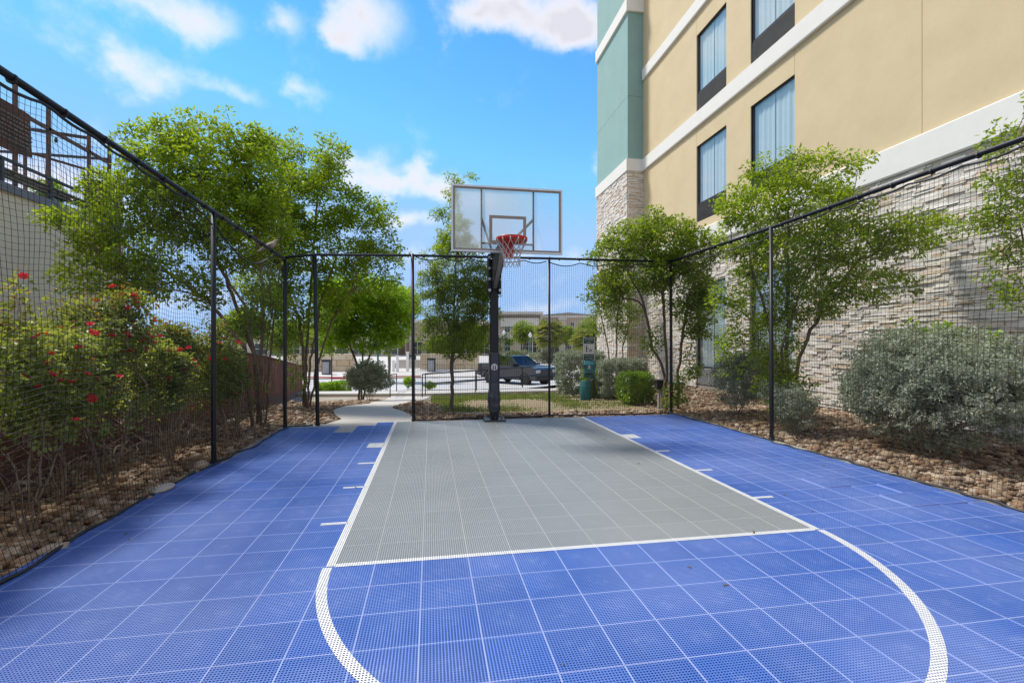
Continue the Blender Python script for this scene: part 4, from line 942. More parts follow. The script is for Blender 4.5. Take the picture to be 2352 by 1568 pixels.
def palm(label, u, vc, d, R, seed):
    x, y = G(u, d); g0 = gz(x, y); zc = CAM_H + (791 - vc) * d / 1082; rng = random.Random(seed)
    t = thing('palm_tree', label, 'palm tree', (x, y, g0)); z = zc - g0
    MB().tube([(0, 0, -.1), (.05, 0, z * .5), (0, .05, z)], [.28, .22, .26], 10).build('trunk', M_BARK2, t, smooth=True)
    V = []; F = []
    for k in range(85):
        a = rng.uniform(0, 6.28); e = rng.uniform(-.9, 1.3); dirv = Vector((math.cos(a) * math.cos(e), math.sin(a) * math.cos(e), math.sin(e))); c = Vector((0, 0, z)) + dirv * R * rng.uniform(.4, .6)
        s = dirv.cross(Vector((0, 0, 1))).normalized(); n = s.cross(dirv)
        for q in range(14):
            f = (q / 13 - .5) * 2.6; dd = (dirv * math.cos(f) + s * math.sin(f)); L = R * rng.uniform(.42, .55); w = dd.cross(n) * R * .022; b = len(V)
            mid = c + dd * L * .6; tip = c + dd * L - Vector((0, 0, R * .12)); V += [tuple(c), tuple(mid + w), tuple(tip), tuple(mid - w)]; F += [(b, b + 1, b + 2), (b, b + 2, b + 3)]
    fast_obj('crown', V, F, leaf_mat('palm_frond', (.13, .19, .05), (.38, .40, .14), .3), t)
palm('fan palm with a shaggy round head before the distant shops', 1262, 768, 62, 2.4, 1)
palm('second fan palm, partly hidden behind the pet station sign', 1346, 785, 50, 1.9, 2)

# ============================================================ hotel
M_YEL = mat('buff_yellow_stucco', (.62, .505, .305), .9, c2=(.56, .45, .265), vscale=1.2, bump=.35, bscale=55)
M_TEAL = mat('teal_stucco', (.25, .40, .37), .9, c2=(.225, .365, .34), vscale=1.2, bump=.35, bscale=55)
M_TRIM = mat('white_trim_stucco', (.74, .72, .66), .85, var=.05, bump=.2)
M_CORE = mat('wall_mortar', (.30, .26, .21), .9, bump=.3)
M_STONE = island_mat('ledger_stone', [(0, (.72, .67, .59)), (.3, (.65, .59, .50)), (.5, (.76, .72, .66)), (.68, (.58, .54, .50)), (.8, (.60, .46, .32)), (.9, (.64, .56, .45)), (1, (.44, .43, .42))], .85, bump=.5, bscale=35, noise=.22, nscale=9)
M_FRAME = mat('dark_window_frame', (.03, .03, .035), .4)
M_LOUV = mat('louvre_dark', (.34, .335, .32), .5)
M_CURT = mat('sheer_curtain', (.82, .82, .80), .9, var=.04)
def glass_mat(name, tint, refl):
    m = bpy.data.materials.new(name); m.use_nodes = True; nt = m.node_tree; N = nt.nodes; L = nt.links; N.clear()
    o = N.new('ShaderNodeOutputMaterial'); t = N.new('ShaderNodeBsdfTransparent'); t.inputs[0].default_value = (*tint, 1)
    g = N.new('ShaderNodeBsdfGlossy'); g.inputs['Roughness'].default_value = .02; g.inputs['Color'].default_value = (.95, .95, .93, 1)
    f = N.new('ShaderNodeLayerWeight'); f.inputs['Blend'].default_value = .08
    mr = N.new('ShaderNodeMapRange'); mr.inputs['To Min'].default_value = refl; mr.inputs['To Max'].default_value = 1; L.new(f.outputs['Fresnel'], mr.inputs['Value'])
    ms = N.new('ShaderNodeMixShader'); L.new(mr.outputs[0], ms.inputs[0]); L.new(t.outputs[0], ms.inputs[1]); L.new(g.outputs[0], ms.inputs[2]); L.new(ms.outputs[0], o.inputs[0]); return m
M_GLASS = glass_mat('hotel_glass', (.78, .86, .88), .22)
XW = 9.0
B1, B2, B3, B4 = (4.74, 5.32), (8.84, 9.36), (12.72, 13.2), (16.5, 17.2)
COLS = [(10.44, 12.09), (13.21, 14.86)]
ROWS = [(.06, 3.5), (5.62, 8.22), (9.42, 12.02), (13.26, 15.86)]
def wall_cells(ycuts, z0, z1, holes, x0, x1, joints=()):
    b = MB(); zc = sorted({z0, z1} | {h[2] for h in holes if z0 < h[2] < z1} | {h[3] for h in holes if z0 < h[3] < z1}); yc = sorted(set(ycuts) | {h[0] for h in holes} | {h[1] for h in holes})
    for ya, yb in zip(yc[:-1], yc[1:]):
        run = None
        for za, zb in zip(zc[:-1], zc[1:]):
            my, mz = (ya + yb) / 2, (za + zb) / 2
            if any(h[0] < my < h[1] and h[2] < mz < h[3] for h in holes): 
                if run: b.box(x0, x1, ya + (.005 if ya in joints else 0), yb - (.005 if yb in joints else 0), run[0], run[1]); run = None
                continue
            run = [za, zb] if run is None else [run[0], zb]
        if run: b.box(x0, x1, ya + (.005 if ya in joints else 0), yb - (.005 if yb in joints else 0), run[0], run[1])
    return b
def hotel():
    H = thing('hotel', 'tall buff yellow hotel with white bands, teal bay and stone base right of the court', 'hotel', (0, 0, 0))
    holes = [(ya, yb, za, zb) for ya, yb in COLS for za, zb in ROWS]
    jt = (7.33, 10.44, 14.86)
    b = wall_cells([-12, 7.33, 19.0], B1[1], B2[0], holes, XW, XW + .25, jt); b.v += []; b.build('wall', M_YEL, H)
    wall_cells([-12, 7.33, 19.0], B2[1], B3[0], holes, XW, XW + .25, jt).build('wall', M_YEL, H)
    wall_cells([-12, 7.33, 19.0], B3[1], B4[0], holes, XW, XW + .25, jt).build('wall', M_YEL, H)
    # core behind (fills the joints), rooms behind windows
    wall_cells([-12, 19.0], -.3, B4[0], holes, XW + .03, XW + .24).build('wall_core', M_CORE, H)
    MB().box(XW + 1.6, XW + 14, -12, 23, -.3, 16.9).build('interior_wall', mat('room_wall', (.25, .24, .22), .9), H)
    MB().box(XW + .25, XW + 1.6, -12, 23, 3.95, 4.9).box(XW + .25, XW + 1.6, -12, 23, 8.5, 9.3).box(XW + .25, XW + 1.6, -12, 23, 12.3, 13.1).build('floor_slab', mat('room_floor', (.2, .18, .15), .9), H)
    MB().box(XW, XW + 1.6, -12.2, -12, -.3, 16.9).box(XW + .26, XW + 1.6, 18.9, 19.1, -.3, 16.9).box(XW - .1, XW + 14, -12, 18.9, 16.5, 17.2).build('roof', M_TRIM, H)
    for z0, z1 in (B1, B2, B3):
        yj = [-12, 7.33, 18.999]
        b = MB(); b.prism([(XW + .02, z0), (XW - .075, z0 + .0), (XW - .09, z0 + .03), (XW - .09, z1 - .02), (XW - .07, z1), (XW + .02, z1)], -12, 19.0 if z0 < 5 else 18.93, 'y'); b.build('trim_band', M_TRIM, H)
    # teal bay
    TX, TY0, TY1 = 8.30, 19.0, 22.72
    for z0, z1 in ((B2[1], 12.06), (12.072, 15.65), (16.2, 19.0)):
        MB().box(TX, XW + .02, TY0, TY1, z0, z1).build('bay_wall', M_TEAL, H)
    MB().box(TX + .01, XW + .02, TY0 + .01, TY1 - .01, 12.05, 12.08).build('wall_joint', M_CORE, H)
    for z0, z1 in (B2, (15.65, 16.2)):
        MB().box(TX - .09, XW + .03, TY0 - .09, TY1 + .05, z0, z1).build('trim_band', M_TRIM, H, bevel=.012)
    MB().box(TX + .02, XW + .02, TY0 + .02, TY1 - .02, -.4, B2[0]).build('bay_core', M_CORE, H)
    # windows
    rng = random.Random(5)
    for ya, yb in COLS:
        for za, zb in ROWS:
            f = MB(); x0, x1 = XW + .05, XW + .11; t = .035; lz = za + .60
            f.box(x0, x1, ya, yb, zb - t, zb); f.box(x0, x1, ya, ya + t, za, zb - t); f.box(x0, x1, yb - t, yb, za, zb - t); f.box(x0, x1, ya + t, yb - t, lz, lz + .05); f.box(x0, x1, ya + t, yb - t, za, za + .03)
            if zb - za > 3: f.box(x0, x1, ya + t, yb - t, zb - .75, zb - .71)
            W = f.build('window', M_FRAME, H)
            MB().add([(XW + .075, ya + t, lz + .05), (XW + .075, yb - t, lz + .05), (XW + .075, yb - t, zb - t), (XW + .075, ya + t, zb - t)], [(0, 1, 2, 3)]).build('pane', M_GLASS, W)
            V = []; F = []; n = 60
            for k in range(n + 1):
                y = ya + .02 + (yb - ya - .04) * k / n; xx = XW + .15 + .010 * math.sin(k * .9 + rng.random() * .6) + .008 * math.sin(k * .37)
                V += [(xx, y, lz), (xx, y, zb)]
            for k in range(n):
                if k == n // 2 or (k < 4): continue
                F.append((2 * k, 2 * k + 2, 2 * k + 3, 2 * k + 1))
            fast_obj('curtain', V, F, M_CURT, W, smooth=True)
            MB().bar((XW + .36, ya, lz + (zb - lz) * .72), (XW + .36, yb, lz + (zb - lz) * .72), .03, .03).build('curtain_rail', M_TRIM, W)
            lb = MB(); nn = 17
            for k in range(nn):
                z = za + .05 + (lz - za - .06) * k / nn; lb.add([(XW + .02, ya + t, z), (XW + .02, yb - t, z), (XW + .075, yb - t, z + .024), (XW + .075, ya + t, z + .024), (XW + .02, ya + t, z + .005), (XW + .02, yb - t, z + .005), (XW + .075, yb - t, z + .029), (XW + .075, ya + t, z + .029)],
                       [(0, 1, 2, 3), (4, 7, 6, 5), (0, 4, 5, 1), (3, 2, 6, 7)])
            lb.build('louvre', M_LOUV, W)
            MB().box(XW + .10, XW + .12, ya + t, yb - t, za + .03, lz).build('louvre_back', M_FRAME, W)
    # ledger stone facing
    rnd = random.Random(12); stones = []
    def course(y0, y1, z0, z1, face):
        z = z0
        while z < z1 - .02:
            h = min(rnd.choice([.035, .045, .055, .07]), z1 - z); y = y0
            while y < y1 - .02:
                w = rnd.choice([.12, .2, .28, .36, .45]) * rnd.uniform(.85, 1.1); ye = min(y + w, y1)
                if y1 - ye < .07: ye = y1
                stones.append((face, y, ye, z, z + h, rnd.uniform(.0, .038))); y = ye
            z += h
    G0 = ROWS[0]
    course(2.0, COLS[0][0], 0, B1[0], 'w'); course(COLS[0][1], COLS[1][0], 0, B1[0], 'w'); course(COLS[1][1], 19.0, 0, B1[0], 'w')
    for c in COLS: course(c[0], c[1], G0[1], B1[0], 'w')
    course(TY0 - .0, TY1, -.2, B2[0], 't'); course(TX, XW, -.2, B2[0], 'n')
    def sz(s):
        f, a, b, z0, z1, p = s
        x, y = (XW, (a + b) / 2) if f == 'w' else ((TX, (a + b) / 2) if f == 't' else ((a + b) / 2, TY0))
        fw = x * math.sin(YAW) + y * math.cos(YAW); sd = x * math.cos(YAW) - y * math.sin(YAW)
        if fw < .5 or sd / fw > 1.10: return 1e-6
        return (b - a) * (z1 - z0) / fw ** 2 * (1.0 if z0 < 3.9 or f != 'w' else .8) * (x / math.hypot(x, y) if f != 'n' else 1)
    stones.sort(key=lambda s: -sz(s)); rest = MB()
    def sbox(mb, s):
        f, a, b, z0, z1, p = s; g = .003; q = .006
        # slightly split, uneven face
        j = [rnd.uniform(0, .010) for _ in range(4)]
        if f == 'n': o = TY0 + .02; pts = lambda y, e: (y, o - e)
        elif f == 't': o = TX + .02; pts = lambda y, e: (o - e, y)
        else: o = XW + .03; pts = lambda y, e: (o - e, y)
        A = [(a + g, z0 + g), (b - g, z0 + g), (b - g, z1 - g), (a + g, z1 - g)]; V = []
        for k, (y, z) in enumerate(A): V.append((*pts(y, 0), z))
        for k, (y, z) in enumerate(A): V.append((*pts(y, .035 + p + j[k]), z))
        mb.add(V, [(4, 5, 6, 7), (0, 1, 5, 4), (1, 2, 6, 5), (2, 3, 7, 6), (3, 0, 4, 7)])
    for k, s in enumerate(stones):
        if k < 300: b = MB(); sbox(b, s); b.build('stone', M_STONE, H)
        else: sbox(rest, s)
    o = rest.build('stone_facing', M_STONE, H); o['kind'] = 'stuff'
hotel()

# ============================================================ left building with roof terrace
def left_building():
    XL = -8.0; YE = 14.1
    Bd = thing('stucco_building', 'pale beige stucco building with roof terrace behind the roses on the left', 'building')
    MB().box(XL - 10, XL, -12, YE, -.6, 4.36).build('wall', mat('beige_stucco', (.74, .68, .53), .9, c2=(.70, .64, .50), vscale=1.5, bump=.3, bscale=60), Bd)
    MB().box(XL - 10.05, XL + .05, -12.05, YE + .05, 4.36, 4.52).build('coping', mat('grey_metal_coping', (.17, .17, .18), .5, var=.1), Bd)
    M_RUST = mat('rusty_brown_steel', (.075, .05, .04), .7, c2=(.16, .07, .035), vscale=8)
    R = thing('terrace_railing', 'dark steel cable railing with a timber ledge along the terrace roof edge', 'railing')
    b = MB().bar((XL - .05, -2, 5.0), (XL - .05, YE - .1, 5.0), .06, .05); b.build('top_rail', M_DARK, R)
    for k in range(13):
        y = 14.0 - k * 1.17; MB().box(XL - .08, XL - .02, y - .03, y + .03, 4.52, 4.98).build('railing_post', M_DARK, R)
    for z in (4.60, 4.68, 4.76, 4.84, 4.91):
        MB().tube([(XL - .05, -2, z), (XL - .05, YE - .1, z)], .004, 5).build('cable', M_STEEL, R)
    for z in (4.74, 4.83): MB().box(XL - .34, XL - .16, -2, YE - .2, z, z + .05).build('timber_ledge', mat('weathered_olive_wood', (.13, .12, .075), .85, var=.4), R)
    Pg = thing('pergola', 'rusty steel post and beam frame standing on the roof terrace', 'pergola')
    xp = XL - .32
    for y, t in ((8.0, 6.7), (11.15, 6.7), (12.0, 6.72), (13.25, 6.72), (14.0, 6.75)): MB().box(xp - .03, xp + .03, y - .03, y + .03, 4.5, t).build('post', M_RUST, Pg)
    MB().bar((xp, 7.9, 6.2), (xp, 14.05, 6.2), .06, .07).build('beam', M_RUST, Pg)
    MB().bar((xp, 13.3, 6.55), (xp - 3.0, 12.4, 6.55), .05, .07).build('beam', M_DARK, Pg)
    MB().bar((xp, 14.0, 6.3), (xp - 3.2, 14.0, 6.35), .05, .06).build('beam', M_DARK, Pg)
    Bn = thing('banner', 'dark brown mesh banner with faint worn lettering tied to the terrace frame', 'banner')
    V = []; F = []; n = 14
    for i in range(n + 1):
        for j in range(n + 1):
            a, c = i / n, j / n; y = 9.6 + 1.75 * a - .0 + .12 * (1 - c) * a; z = 5.40 + .86 * c - .10 * math.sin(a * PI) * (1 - c); V.append((xp + .09 + .02 * math.sin(a * 5 + c * 3), y, z - .05 * a))
    for i in range(n):
        for j in range(n): q = i * (n + 1) + j; F.append((q, q + n + 1, q + n + 2, q + 1))
    fast_obj('banner_cloth', V, F, mat('brown_mesh_cloth', (.065, .055, .042), .9, c2=(.15, .06, .03), vscale=2.2), Bn, smooth=True)
    b = MB()
    rr = random.Random(8)
    for k in range(7):
        y = 10.55
        while y < 11.35:
            w = rr.uniform(.03, .09); b.box(xp + .118, xp + .121, y, y + w, 5.98 - k * .085, 6.015 - k * .085); y += w + .025
    b.build('worn_lettering', mat('faded_print', (.20, .19, .16), .9), Bn)['kind'] = 'stuff'
    Sc = thing('terrace_screen', 'framed mesh wind screen at the far end of the roof terrace', 'screen')
    y0 = 13.3; b = MB(); b.box(xp - 1.0, xp - .95, y0 - .6, y0 - .55, 4.52, 5.95); b.bar((xp - .98, y0 - .57, 5.93), (xp - .1, y0 + 1., 5.93), .04, .05); b.build('frame', M_RUST, Sc)
    b = MB(); 
    for k in range(26):
        t = k / 25; b.bar((xp - .96 + .86 * t, y0 - .55 + 1.5 * t, 4.6), (xp - .96 + .86 * t, y0 - .55 + 1.5 * t, 5.9), .012, .004)
    b.build('screen_strips', mat('bleached_screen', (.45, .45, .45), .8), Sc)
    Bx = thing('planter_box', 'brown square box planter at the terrace corner', 'planter', (xp + .1, 13.6, 4.52)); MB().box(-.25, .25, -.3, .35, 0, .95).build('box', M_RUST, Bx, bevel=.02); MB().box(-.28, .28, -.33, .38, .95, 1.0).build('rim', M_DARK, Bx)
    wb = thing('wall_box', 'brown metal utility box fixed below the terrace coping', 'utility box', (XL, 13.35, 3.7)); MB().box(.0, .22, -.2, .2, 0, .6).build('box', M_RUST, wb, bevel=.01); MB().box(.22, .235, -.17, .17, .04, .56).build('door', M_RUST, wb)
    shrub('terrace_plant', 'leafy potted plant spilling over the terrace corner', 'plant', xp - .2, 12.3, .25, .5, 4.55, 5.2, M_LEAF_Y, .07, .035, 90, 16, 91, spread=.08)
    Ls = thing('string_lights', 'string of round bulbs hanging across the roof terrace', 'string lights'); pts = [Vector((xp - 1.2 + 1.2 * t, 9.5 + 4.2 * t, 6.45 - .5 * math.sin(PI * t) * .5)) for t in [k / 12 for k in range(13)]]
    MB().tube(pts, .006, 4).build('wire', M_DARK, Ls)
    for p in pts[1::2]: MB().lathe([(.012, .0), (.02, -.03), (.035, -.07), (.03, -.11), (.008, -.13)], 10, Matrix.Translation(p)).build('bulb', M_DARK, Ls)
    # small figures of furniture: none visible
left_building()

# wooden board fence on the left
def wood_fence():
    Wf = thing('wooden_fence', 'reddish brown board fence with a sloping cap running behind the left trees', 'fence')
    M_W = island_mat('red_brown_stain', [(0, (.22, .085, .045)), (.5, (.27, .11, .06)), (1, (.18, .07, .04))], .75, bump=.4, bscale=30, noise=.3)
    line = [(-4.25, -1.5), (-4.25, 8.5), (-4.4, 13.6), (-6.1, 24.2)]
    pts = []; 
    for a, b in zip(line[:-1], line[1:]):
        L = math.dist(a, b); n = int(L / .14); pts += [((a[0] + (b[0] - a[0]) * k / n), (a[1] + (b[1] - a[1]) * k / n)) for k in range(n)]
    top = lambda y: np.interp(y, [0, 7, 13.6, 24], [1.68, 1.62, 1.10, .38]); bot = lambda x, y: gz(x, y) + .16
    mb = MB()
    for k in range(len(pts) - 1):
        a, b = Vector((*pts[k], 0)), Vector((*pts[k + 1], 0)); d = (b - a); L = d.length; d.normalize(); nrm = Vector((d.y, -d.x, 0)); a2 = a + d * .003; b2 = b - d * .003; o = nrm * (.012 if k % 2 else .004)
        t0, t1 = float(top(a.y)), float(top(b.y)); z0, z1 = bot(a.x, a.y), bot(b.x, b.y); th = nrm * -.02
        V = [a2 + o + Vector((0, 0, z0)), b2 + o + Vector((0, 0, z1)), b2 + o + Vector((0, 0, t1)), a2 + o + Vector((0, 0, t0))]; V += [p + th for p in V]
        q = MB(); q.add(V, [(0, 1, 2, 3), (4, 7, 6, 5), (0, 4, 5, 1), (1, 5, 6, 2), (2, 6, 7, 3), (3, 7, 4, 0)]); q.build('board', M_W, Wf)
    M_RW = mat('pinkish_brown_board', (.20, .10, .075), .8, var=.3, vscale=4)
    for a, b in zip(pts[::10], pts[10::10] + [pts[-1]]):
        if a == b: continue
        z0, z1 = float(top(a[1])), float(top(b[1])); MB().bar((a[0], a[1], z0 + .02), (b[0], b[1], z1 + .02), .10, .035).build('cap_board', M_RW, Wf)
        MB().bar((a[0], a[1], bot(*a) - .07), (b[0], b[1], bot(*b) - .07), .05, .2).build('base_board', M_RW, Wf)
wood_fence()

# ============================================================ pet waste station
def text(s, size, loc, rot, m, parent, name='lettering', ext=.001):
    c = bpy.data.curves.new(name, 'FONT'); c.body = s; c.size = size; c.align_x = 'CENTER'; c.align_y = 'CENTER'; c.extrude = ext; c.materials.append(m)
    t = bpy.data.objects.new('tmp_text', c); link(t); bpy.context.view_layer.update()
    me = bpy.data.meshes.new_from_object(t.evaluated_get(bpy.context.evaluated_depsgraph_get())); bpy.data.objects.remove(t)
    o = bpy.data.objects.new(name, me); link(o, parent); o.location = loc; o.rotation_euler = rot; return o
def pet_station():
    x, y = G(1364, 13.3); g0 = gz(x, y)
    S = thing('pet_waste_station', 'green pet waste station with sign, bag dispenser and pole', 'pet waste station', (x, y, g0), -.35)
    M_G = mat('green_enamel', (.015, .14, .15), .35, var=.15); M_S = mat('sign_green', (.02, .10, .07), .5); M_P = mat('dark_green_pole', (.02, .04, .035), .5)
    MB().box(-.025, .025, -.025, .025, -.1, 1.86).build('pole', M_P, S)
    b = MB(); b.box(-.30, .02, -.04, -.034, 1.08, 1.74); sg = b.build('sign', M_WHITE, S)
    MB().box(-.285, .005, -.043, -.0405, 1.56, 1.725).build('sign_header', M_S, sg); MB().box(-.285, .005, -.043, -.0405, 1.09, 1.27).build('sign_footer', M_S, sg)
    R = (PI / 2, 0, 0)
    text('PET RELIEF', .052, (-.14, -.046, 1.675), R, M_WHITE, sg); text('AREA', .052, (-.14, -.046, 1.60), R, M_WHITE, sg)
    text('Please Curb', .05, (-.14, -.046, 1.22), R, M_WHITE, sg); text('Your Dog', .05, (-.14, -.046, 1.145), R, M_WHITE, sg)
    # walker and dog pictogram
    M_K = mat('black_print', (.02, .02, .02), .6); b = MB(); yy = -.043
    b.lathe([(.0, 0), (.016, .001)], 8, Matrix.Translation((-.20, yy, 1.50)) @ Matrix.Rotation(PI / 2, 4, 'X')); b.tube([(-.20, yy, 1.485), (-.20, yy, 1.40)], .013, 5); b.tube([(-.2, yy, 1.41), (-.215, yy, 1.33)], .008, 5); b.tube([(-.2, yy, 1.41), (-.185, yy, 1.33)], .008, 5); b.tube([(-.2, yy, 1.46), (-.16, yy, 1.42)], .006, 5)
    b.tube([(-.13, yy, 1.365), (-.07, yy, 1.368)], .012, 5); b.tube([(-.075, yy, 1.37), (-.055, yy, 1.395)], .009, 5)
    for q in (-.125, -.08): b.tube([(q, yy, 1.365), (q, yy, 1.33)], .005, 4)
    b.tube([(-.16, yy, 1.42), (-.06, yy, 1.39)], .002, 4); b.build('pictogram', M_K, sg)
    # dispenser with slanted front
    b = MB(); b.prism([(-.03, .62), (-.03, 1.0), (-.09, 1.08), (-.17, .98), (-.17, .86), (-.21, .72), (-.19, .62)], -.27, .02, 'x'); D = b.build('bag_dispenser', M_G, S, bevel=.006)
    MB().box(-.22, -.03, -.212, -.205, .70, .745).build('bag_slot', M_K, D); MB().box(-.15, -.10, -.176, -.171, .90, .955).build('decal', M_WHITE, D)
    MB().box(-.17, -.08, -.176, -.171, .865, .885).build('decal', M_WHITE, D)
    B_ = thing('waste_bin', 'round green slatted waste bin standing under the pet station sign', 'waste bin', (*G(1345, 13.1), gz(*G(1345, 13.1))))
    MB().lathe([(.15, .0), (.155, .02), (.158, .50), (.15, .505), (.145, .1)], 28).build('body', M_G, B_, smooth=True)
    for z in (.04, .12, .20, .28, .36, .44, .50): MB().lathe([(.157, z - .006), (.164, z - .004), (.164, z + .004), (.157, z + .006)], 28).build('hoop_band', M_G, B_)
    lid = MB(); lid.lathe([(.165, .0), (.165, .02), (.08, .035), (.0, .04)], 24, Matrix.Translation((.16, .03, .545)) @ Matrix.Rotation(-.25, 4, 'Y')); lid.build('lid', M_P, B_)
pet_station()
x, y = G(1516, 10.9); lp = thing('garden_light', 'short dark headed path light on a pale post by the corner tree', 'path light', (x, y, gz(x, y)))
MB().box(-.05, -.0, -.03, .03, -.05, .45).box(.03, .08, -.03, .03, -.05, .45).build('post', mat('grey_post', (.42, .40, .36), .8), lp); MB().box(-.11, .12, -.08, .08, .45, .62).build('head', M_DARK, lp, bevel=.01); MB().box(-.14, .15, -.11, .11, .62, .66).build('cap', M_DARK, lp)

# ============================================================ handrails
def railing(label, P0, P1, n, mid=.45, top=.86, cat='handrail'):
    R = thing('handrail', label, cat); a, b = Vector(P0), Vector(P1)
    for z in (mid, top): MB().tube([a + Vector((0, 0, z)), b + Vector((0, 0, z))], .022, 8).build('rail', M_BLACK, R, smooth=True)
    for k in range(n):
        p = a.lerp(b, k / (n - 1)); MB().tube([p - Vector((0, 0, .02)), p + Vector((0, 0, top))], .021, 8).build('railing_post', M_BLACK, R, smooth=True)
ra, rb = (*G(970, 18.3), -.58), (*G(1296, 22.0), -.36)
railing('near black ramp handrail running behind the lawn toward the clipped hedge', ra, rb, 4)
railing('rear black ramp handrail parallel behind the first one', (*G(977, 19.5), -.62), (*G(1292, 23.3), -.42), 4)
railing('short black handrail beside the path near the silver bush', (*G(896, 18.6), -.62), (*G(911, 21.8), -.78), 2)

# ============================================================ pickup truck
def truck():
    hd = Vector((.548, -.836)); xf, yf = G(1208, 30.0)
    ang = math.atan2(hd.y, hd.x); wb = 3.57
    # origin on the ground under the middle; near (right-hand) side faces the camera
    c = Vector((xf, yf)) - hd * (wb / 2) + Vector((hd.y, -hd.x)) * -.85
    T = thing('pickup_truck', 'dark grey pickup truck parked across the road facing right', 'pickup truck', (c.x, c.y, gz(c.x, c.y) - .0), ang)
    M_PAINT = mat('dark_grey_metallic', (.016, .017, .019), .3, .2, var=.1, coat=.8); M_TR = mat('black_plastic', (.02, .02, .02), .55); M_GL = glass_mat('car_glass', (.16, .17, .18), .06); M_CH = mat('chrome', (.65, .65, .66), .15, 1., var=.05)
    F_, R_ = wb / 2, -wb / 2
    def arch(cx, r=.47, n=9): return [(cx + r * math.cos(PI * k / n), .38 + r * math.sin(PI * k / n)) for k in range(n, -1, -1)]
    poly = [(R_ - 1.15, .62), (R_ - 1.12, .50)] + [(R_ - .5, .48)] + arch(R_) + [(R_ + .5, .42), (F_ - .5, .42)] + arch(F_) + [(F_ + .5, .45), (F_ + .95, .42), (F_ + 1.0, .70), (F_ + .98, 1.12), (F_ + .85, 1.20), (F_ - .45, 1.32), (F_ - .65, 1.28), (R_ - 1.12, 1.34), (R_ - 1.16, 1.30)]
    b = MB(); b.prism(poly, -.98, .98, 'y'); body = b.build('body', M_PAINT, T, bevel=.025)
    b = MB(); b.box(R_ - 1.05, R_ + .62, -.82, .82, 1.0, 1.347); b.build('bed_liner', M_TR, T)
    # greenhouse: glass volume with painted roof and pillars
    def lo(x, w): return [(x, -w), (x, w)]
    gh = [(R_ + .72, 1.30, .90), (R_ + .85, 1.84, .76), (F_ - 1.50, 1.86, .76), (F_ - .62, 1.30, .90)]
    V = [];
    for x, z, w in gh: V += [(x, -w, z), (x, w, z)]
    b = MB(); b.add(V, [(0, 2, 4, 6), (1, 7, 5, 3), (0, 1, 3, 2), (4, 5, 7, 6)]); b.build('window', M_GL, T)
    b = MB(); b.prism([(R_ + .78, 1.83), (R_ + .88, 1.90), (F_ - 1.58, 1.92), (F_ - 1.44, 1.85)], -.79, .79, 'y'); b.build('roof', M_PAINT, T, bevel=.03)
    for s in (-1, 1):
        for (x0, z0, w0), (x1, z1, w1), t in (((R_ + .72, 1.30, .905), (R_ + .85, 1.86, .765), .10), ((F_ - .62, 1.30, .905), (F_ - 1.5, 1.87, .765), .07), ((F_ - 1.75, 1.30, .915), (F_ - 1.72, 1.86, .77), .07), ((F_ - 2.7, 1.30, .915), (F_ - 2.62, 1.86, .77), .07)):
            MB().bar((x0, s * w0, z0), (x1, s * w1, z1), t, .05, up=(0, 1, 0)).build('pillar', M_PAINT, T)
    MB().box(R_ + .8, F_ - 1.0, -.75, .75, .9, 1.28).build('interior', M_TR, T)
    for x in (F_ - 1.9, F_ - 2.8):
        for s in (-.38, .38): MB().box(x - .1, x + .05, s - .24, s + .24, 1.2, 1.66).build('seat', M_TR, T, bevel=.03)
    for s in (-1, 1):
        MB().box(F_ - .95, F_ - .78, s * 1.0 - .04, s * 1.0 + .26 * s if s > 0 else s * 1.0 + .04, 1.22, 1.42).build('mirror', M_TR, T) if s > 0 else MB().box(F_ - .95, F_ - .78, -1.26, -.98, 1.22, 1.42).build('mirror', M_TR, T)
        for x in (F_ - 1.2, F_ - 2.15): MB().box(x - .5, x - .34, s * .985, s * 1.0, 1.08, 1.12).build('door_handle', M_PAINT, T)
        MB().box(F_ + .86, F_ + 1.005, min(s * .55, s * .97), max(s * .55, s * .97), .88, 1.06).build('headlight', mat('headlight_glass', (.6, .62, .65), .1), T, bevel=.015)
        MB().box(R_ - 1.175, R_ - 1.12, min(s * .82, s * .96), max(s * .82, s * .96), .85, 1.2).build('taillight', mat('taillight_red', (.4, .01, .01), .3), T)
        MB().box(F_ + .98, F_ + 1.06, min(s * .5, s * .8), max(s * .5, s * .8), .55, .62).build('tow_hook', M_CH, T)
        for x in (R_, F_):
            W = MB(); prof = [(.24, -.13), (.38, -.13), (.405, -.09), (.405, .09), (.38, .13), (.24, .13)]; Mx = Matrix.Translation((x, s * .85, .405)) @ Matrix.Rotation(PI / 2, 4, 'X'); W.lathe(prof, 26, Mx)
            w = W.build('wheel', mat('tyre_rubber', (.02, .02, .02), .85), T, smooth=True)
            r = MB(); r.lathe([(.245, -.02), (.245, .12), (.225, .125), (.21, .05), (.06, .05), (.06, .10), (.0, .10)], 26, Matrix.Translation((x, s * .85, .405)) @ Matrix.Rotation(-s * PI / 2 , 4, 'X'))
            for k in range(6):
                a = 2 * PI * k / 6; r.bar((x + .05 * math.cos(a), s * .96, .405 + .05 * math.sin(a)), (x + .22 * math.cos(a), s * .965, .405 + .22 * math.sin(a)), .05, .03, up=(0, 1, 0))
            r.build('rim', M_CH, w)
    MB().box(F_ + .9, F_ + 1.02, -.54, .54, .66, 1.07).build('grille', M_TR, T, bevel=.02)
    g = MB(); 
    for k in range(4): g.box(F_ + 1.02, F_ + 1.035, -.5, .5, .72 + k * .085, .745 + k * .085)
    for k in range(9): g.box(F_ + 1.02, F_ + 1.03, -.48 + k * .118, -.455 + k * .118, .69, 1.04)
    g.build('grille_bars', mat('grille_grey', (.10, .10, .11), .35, .5), T)
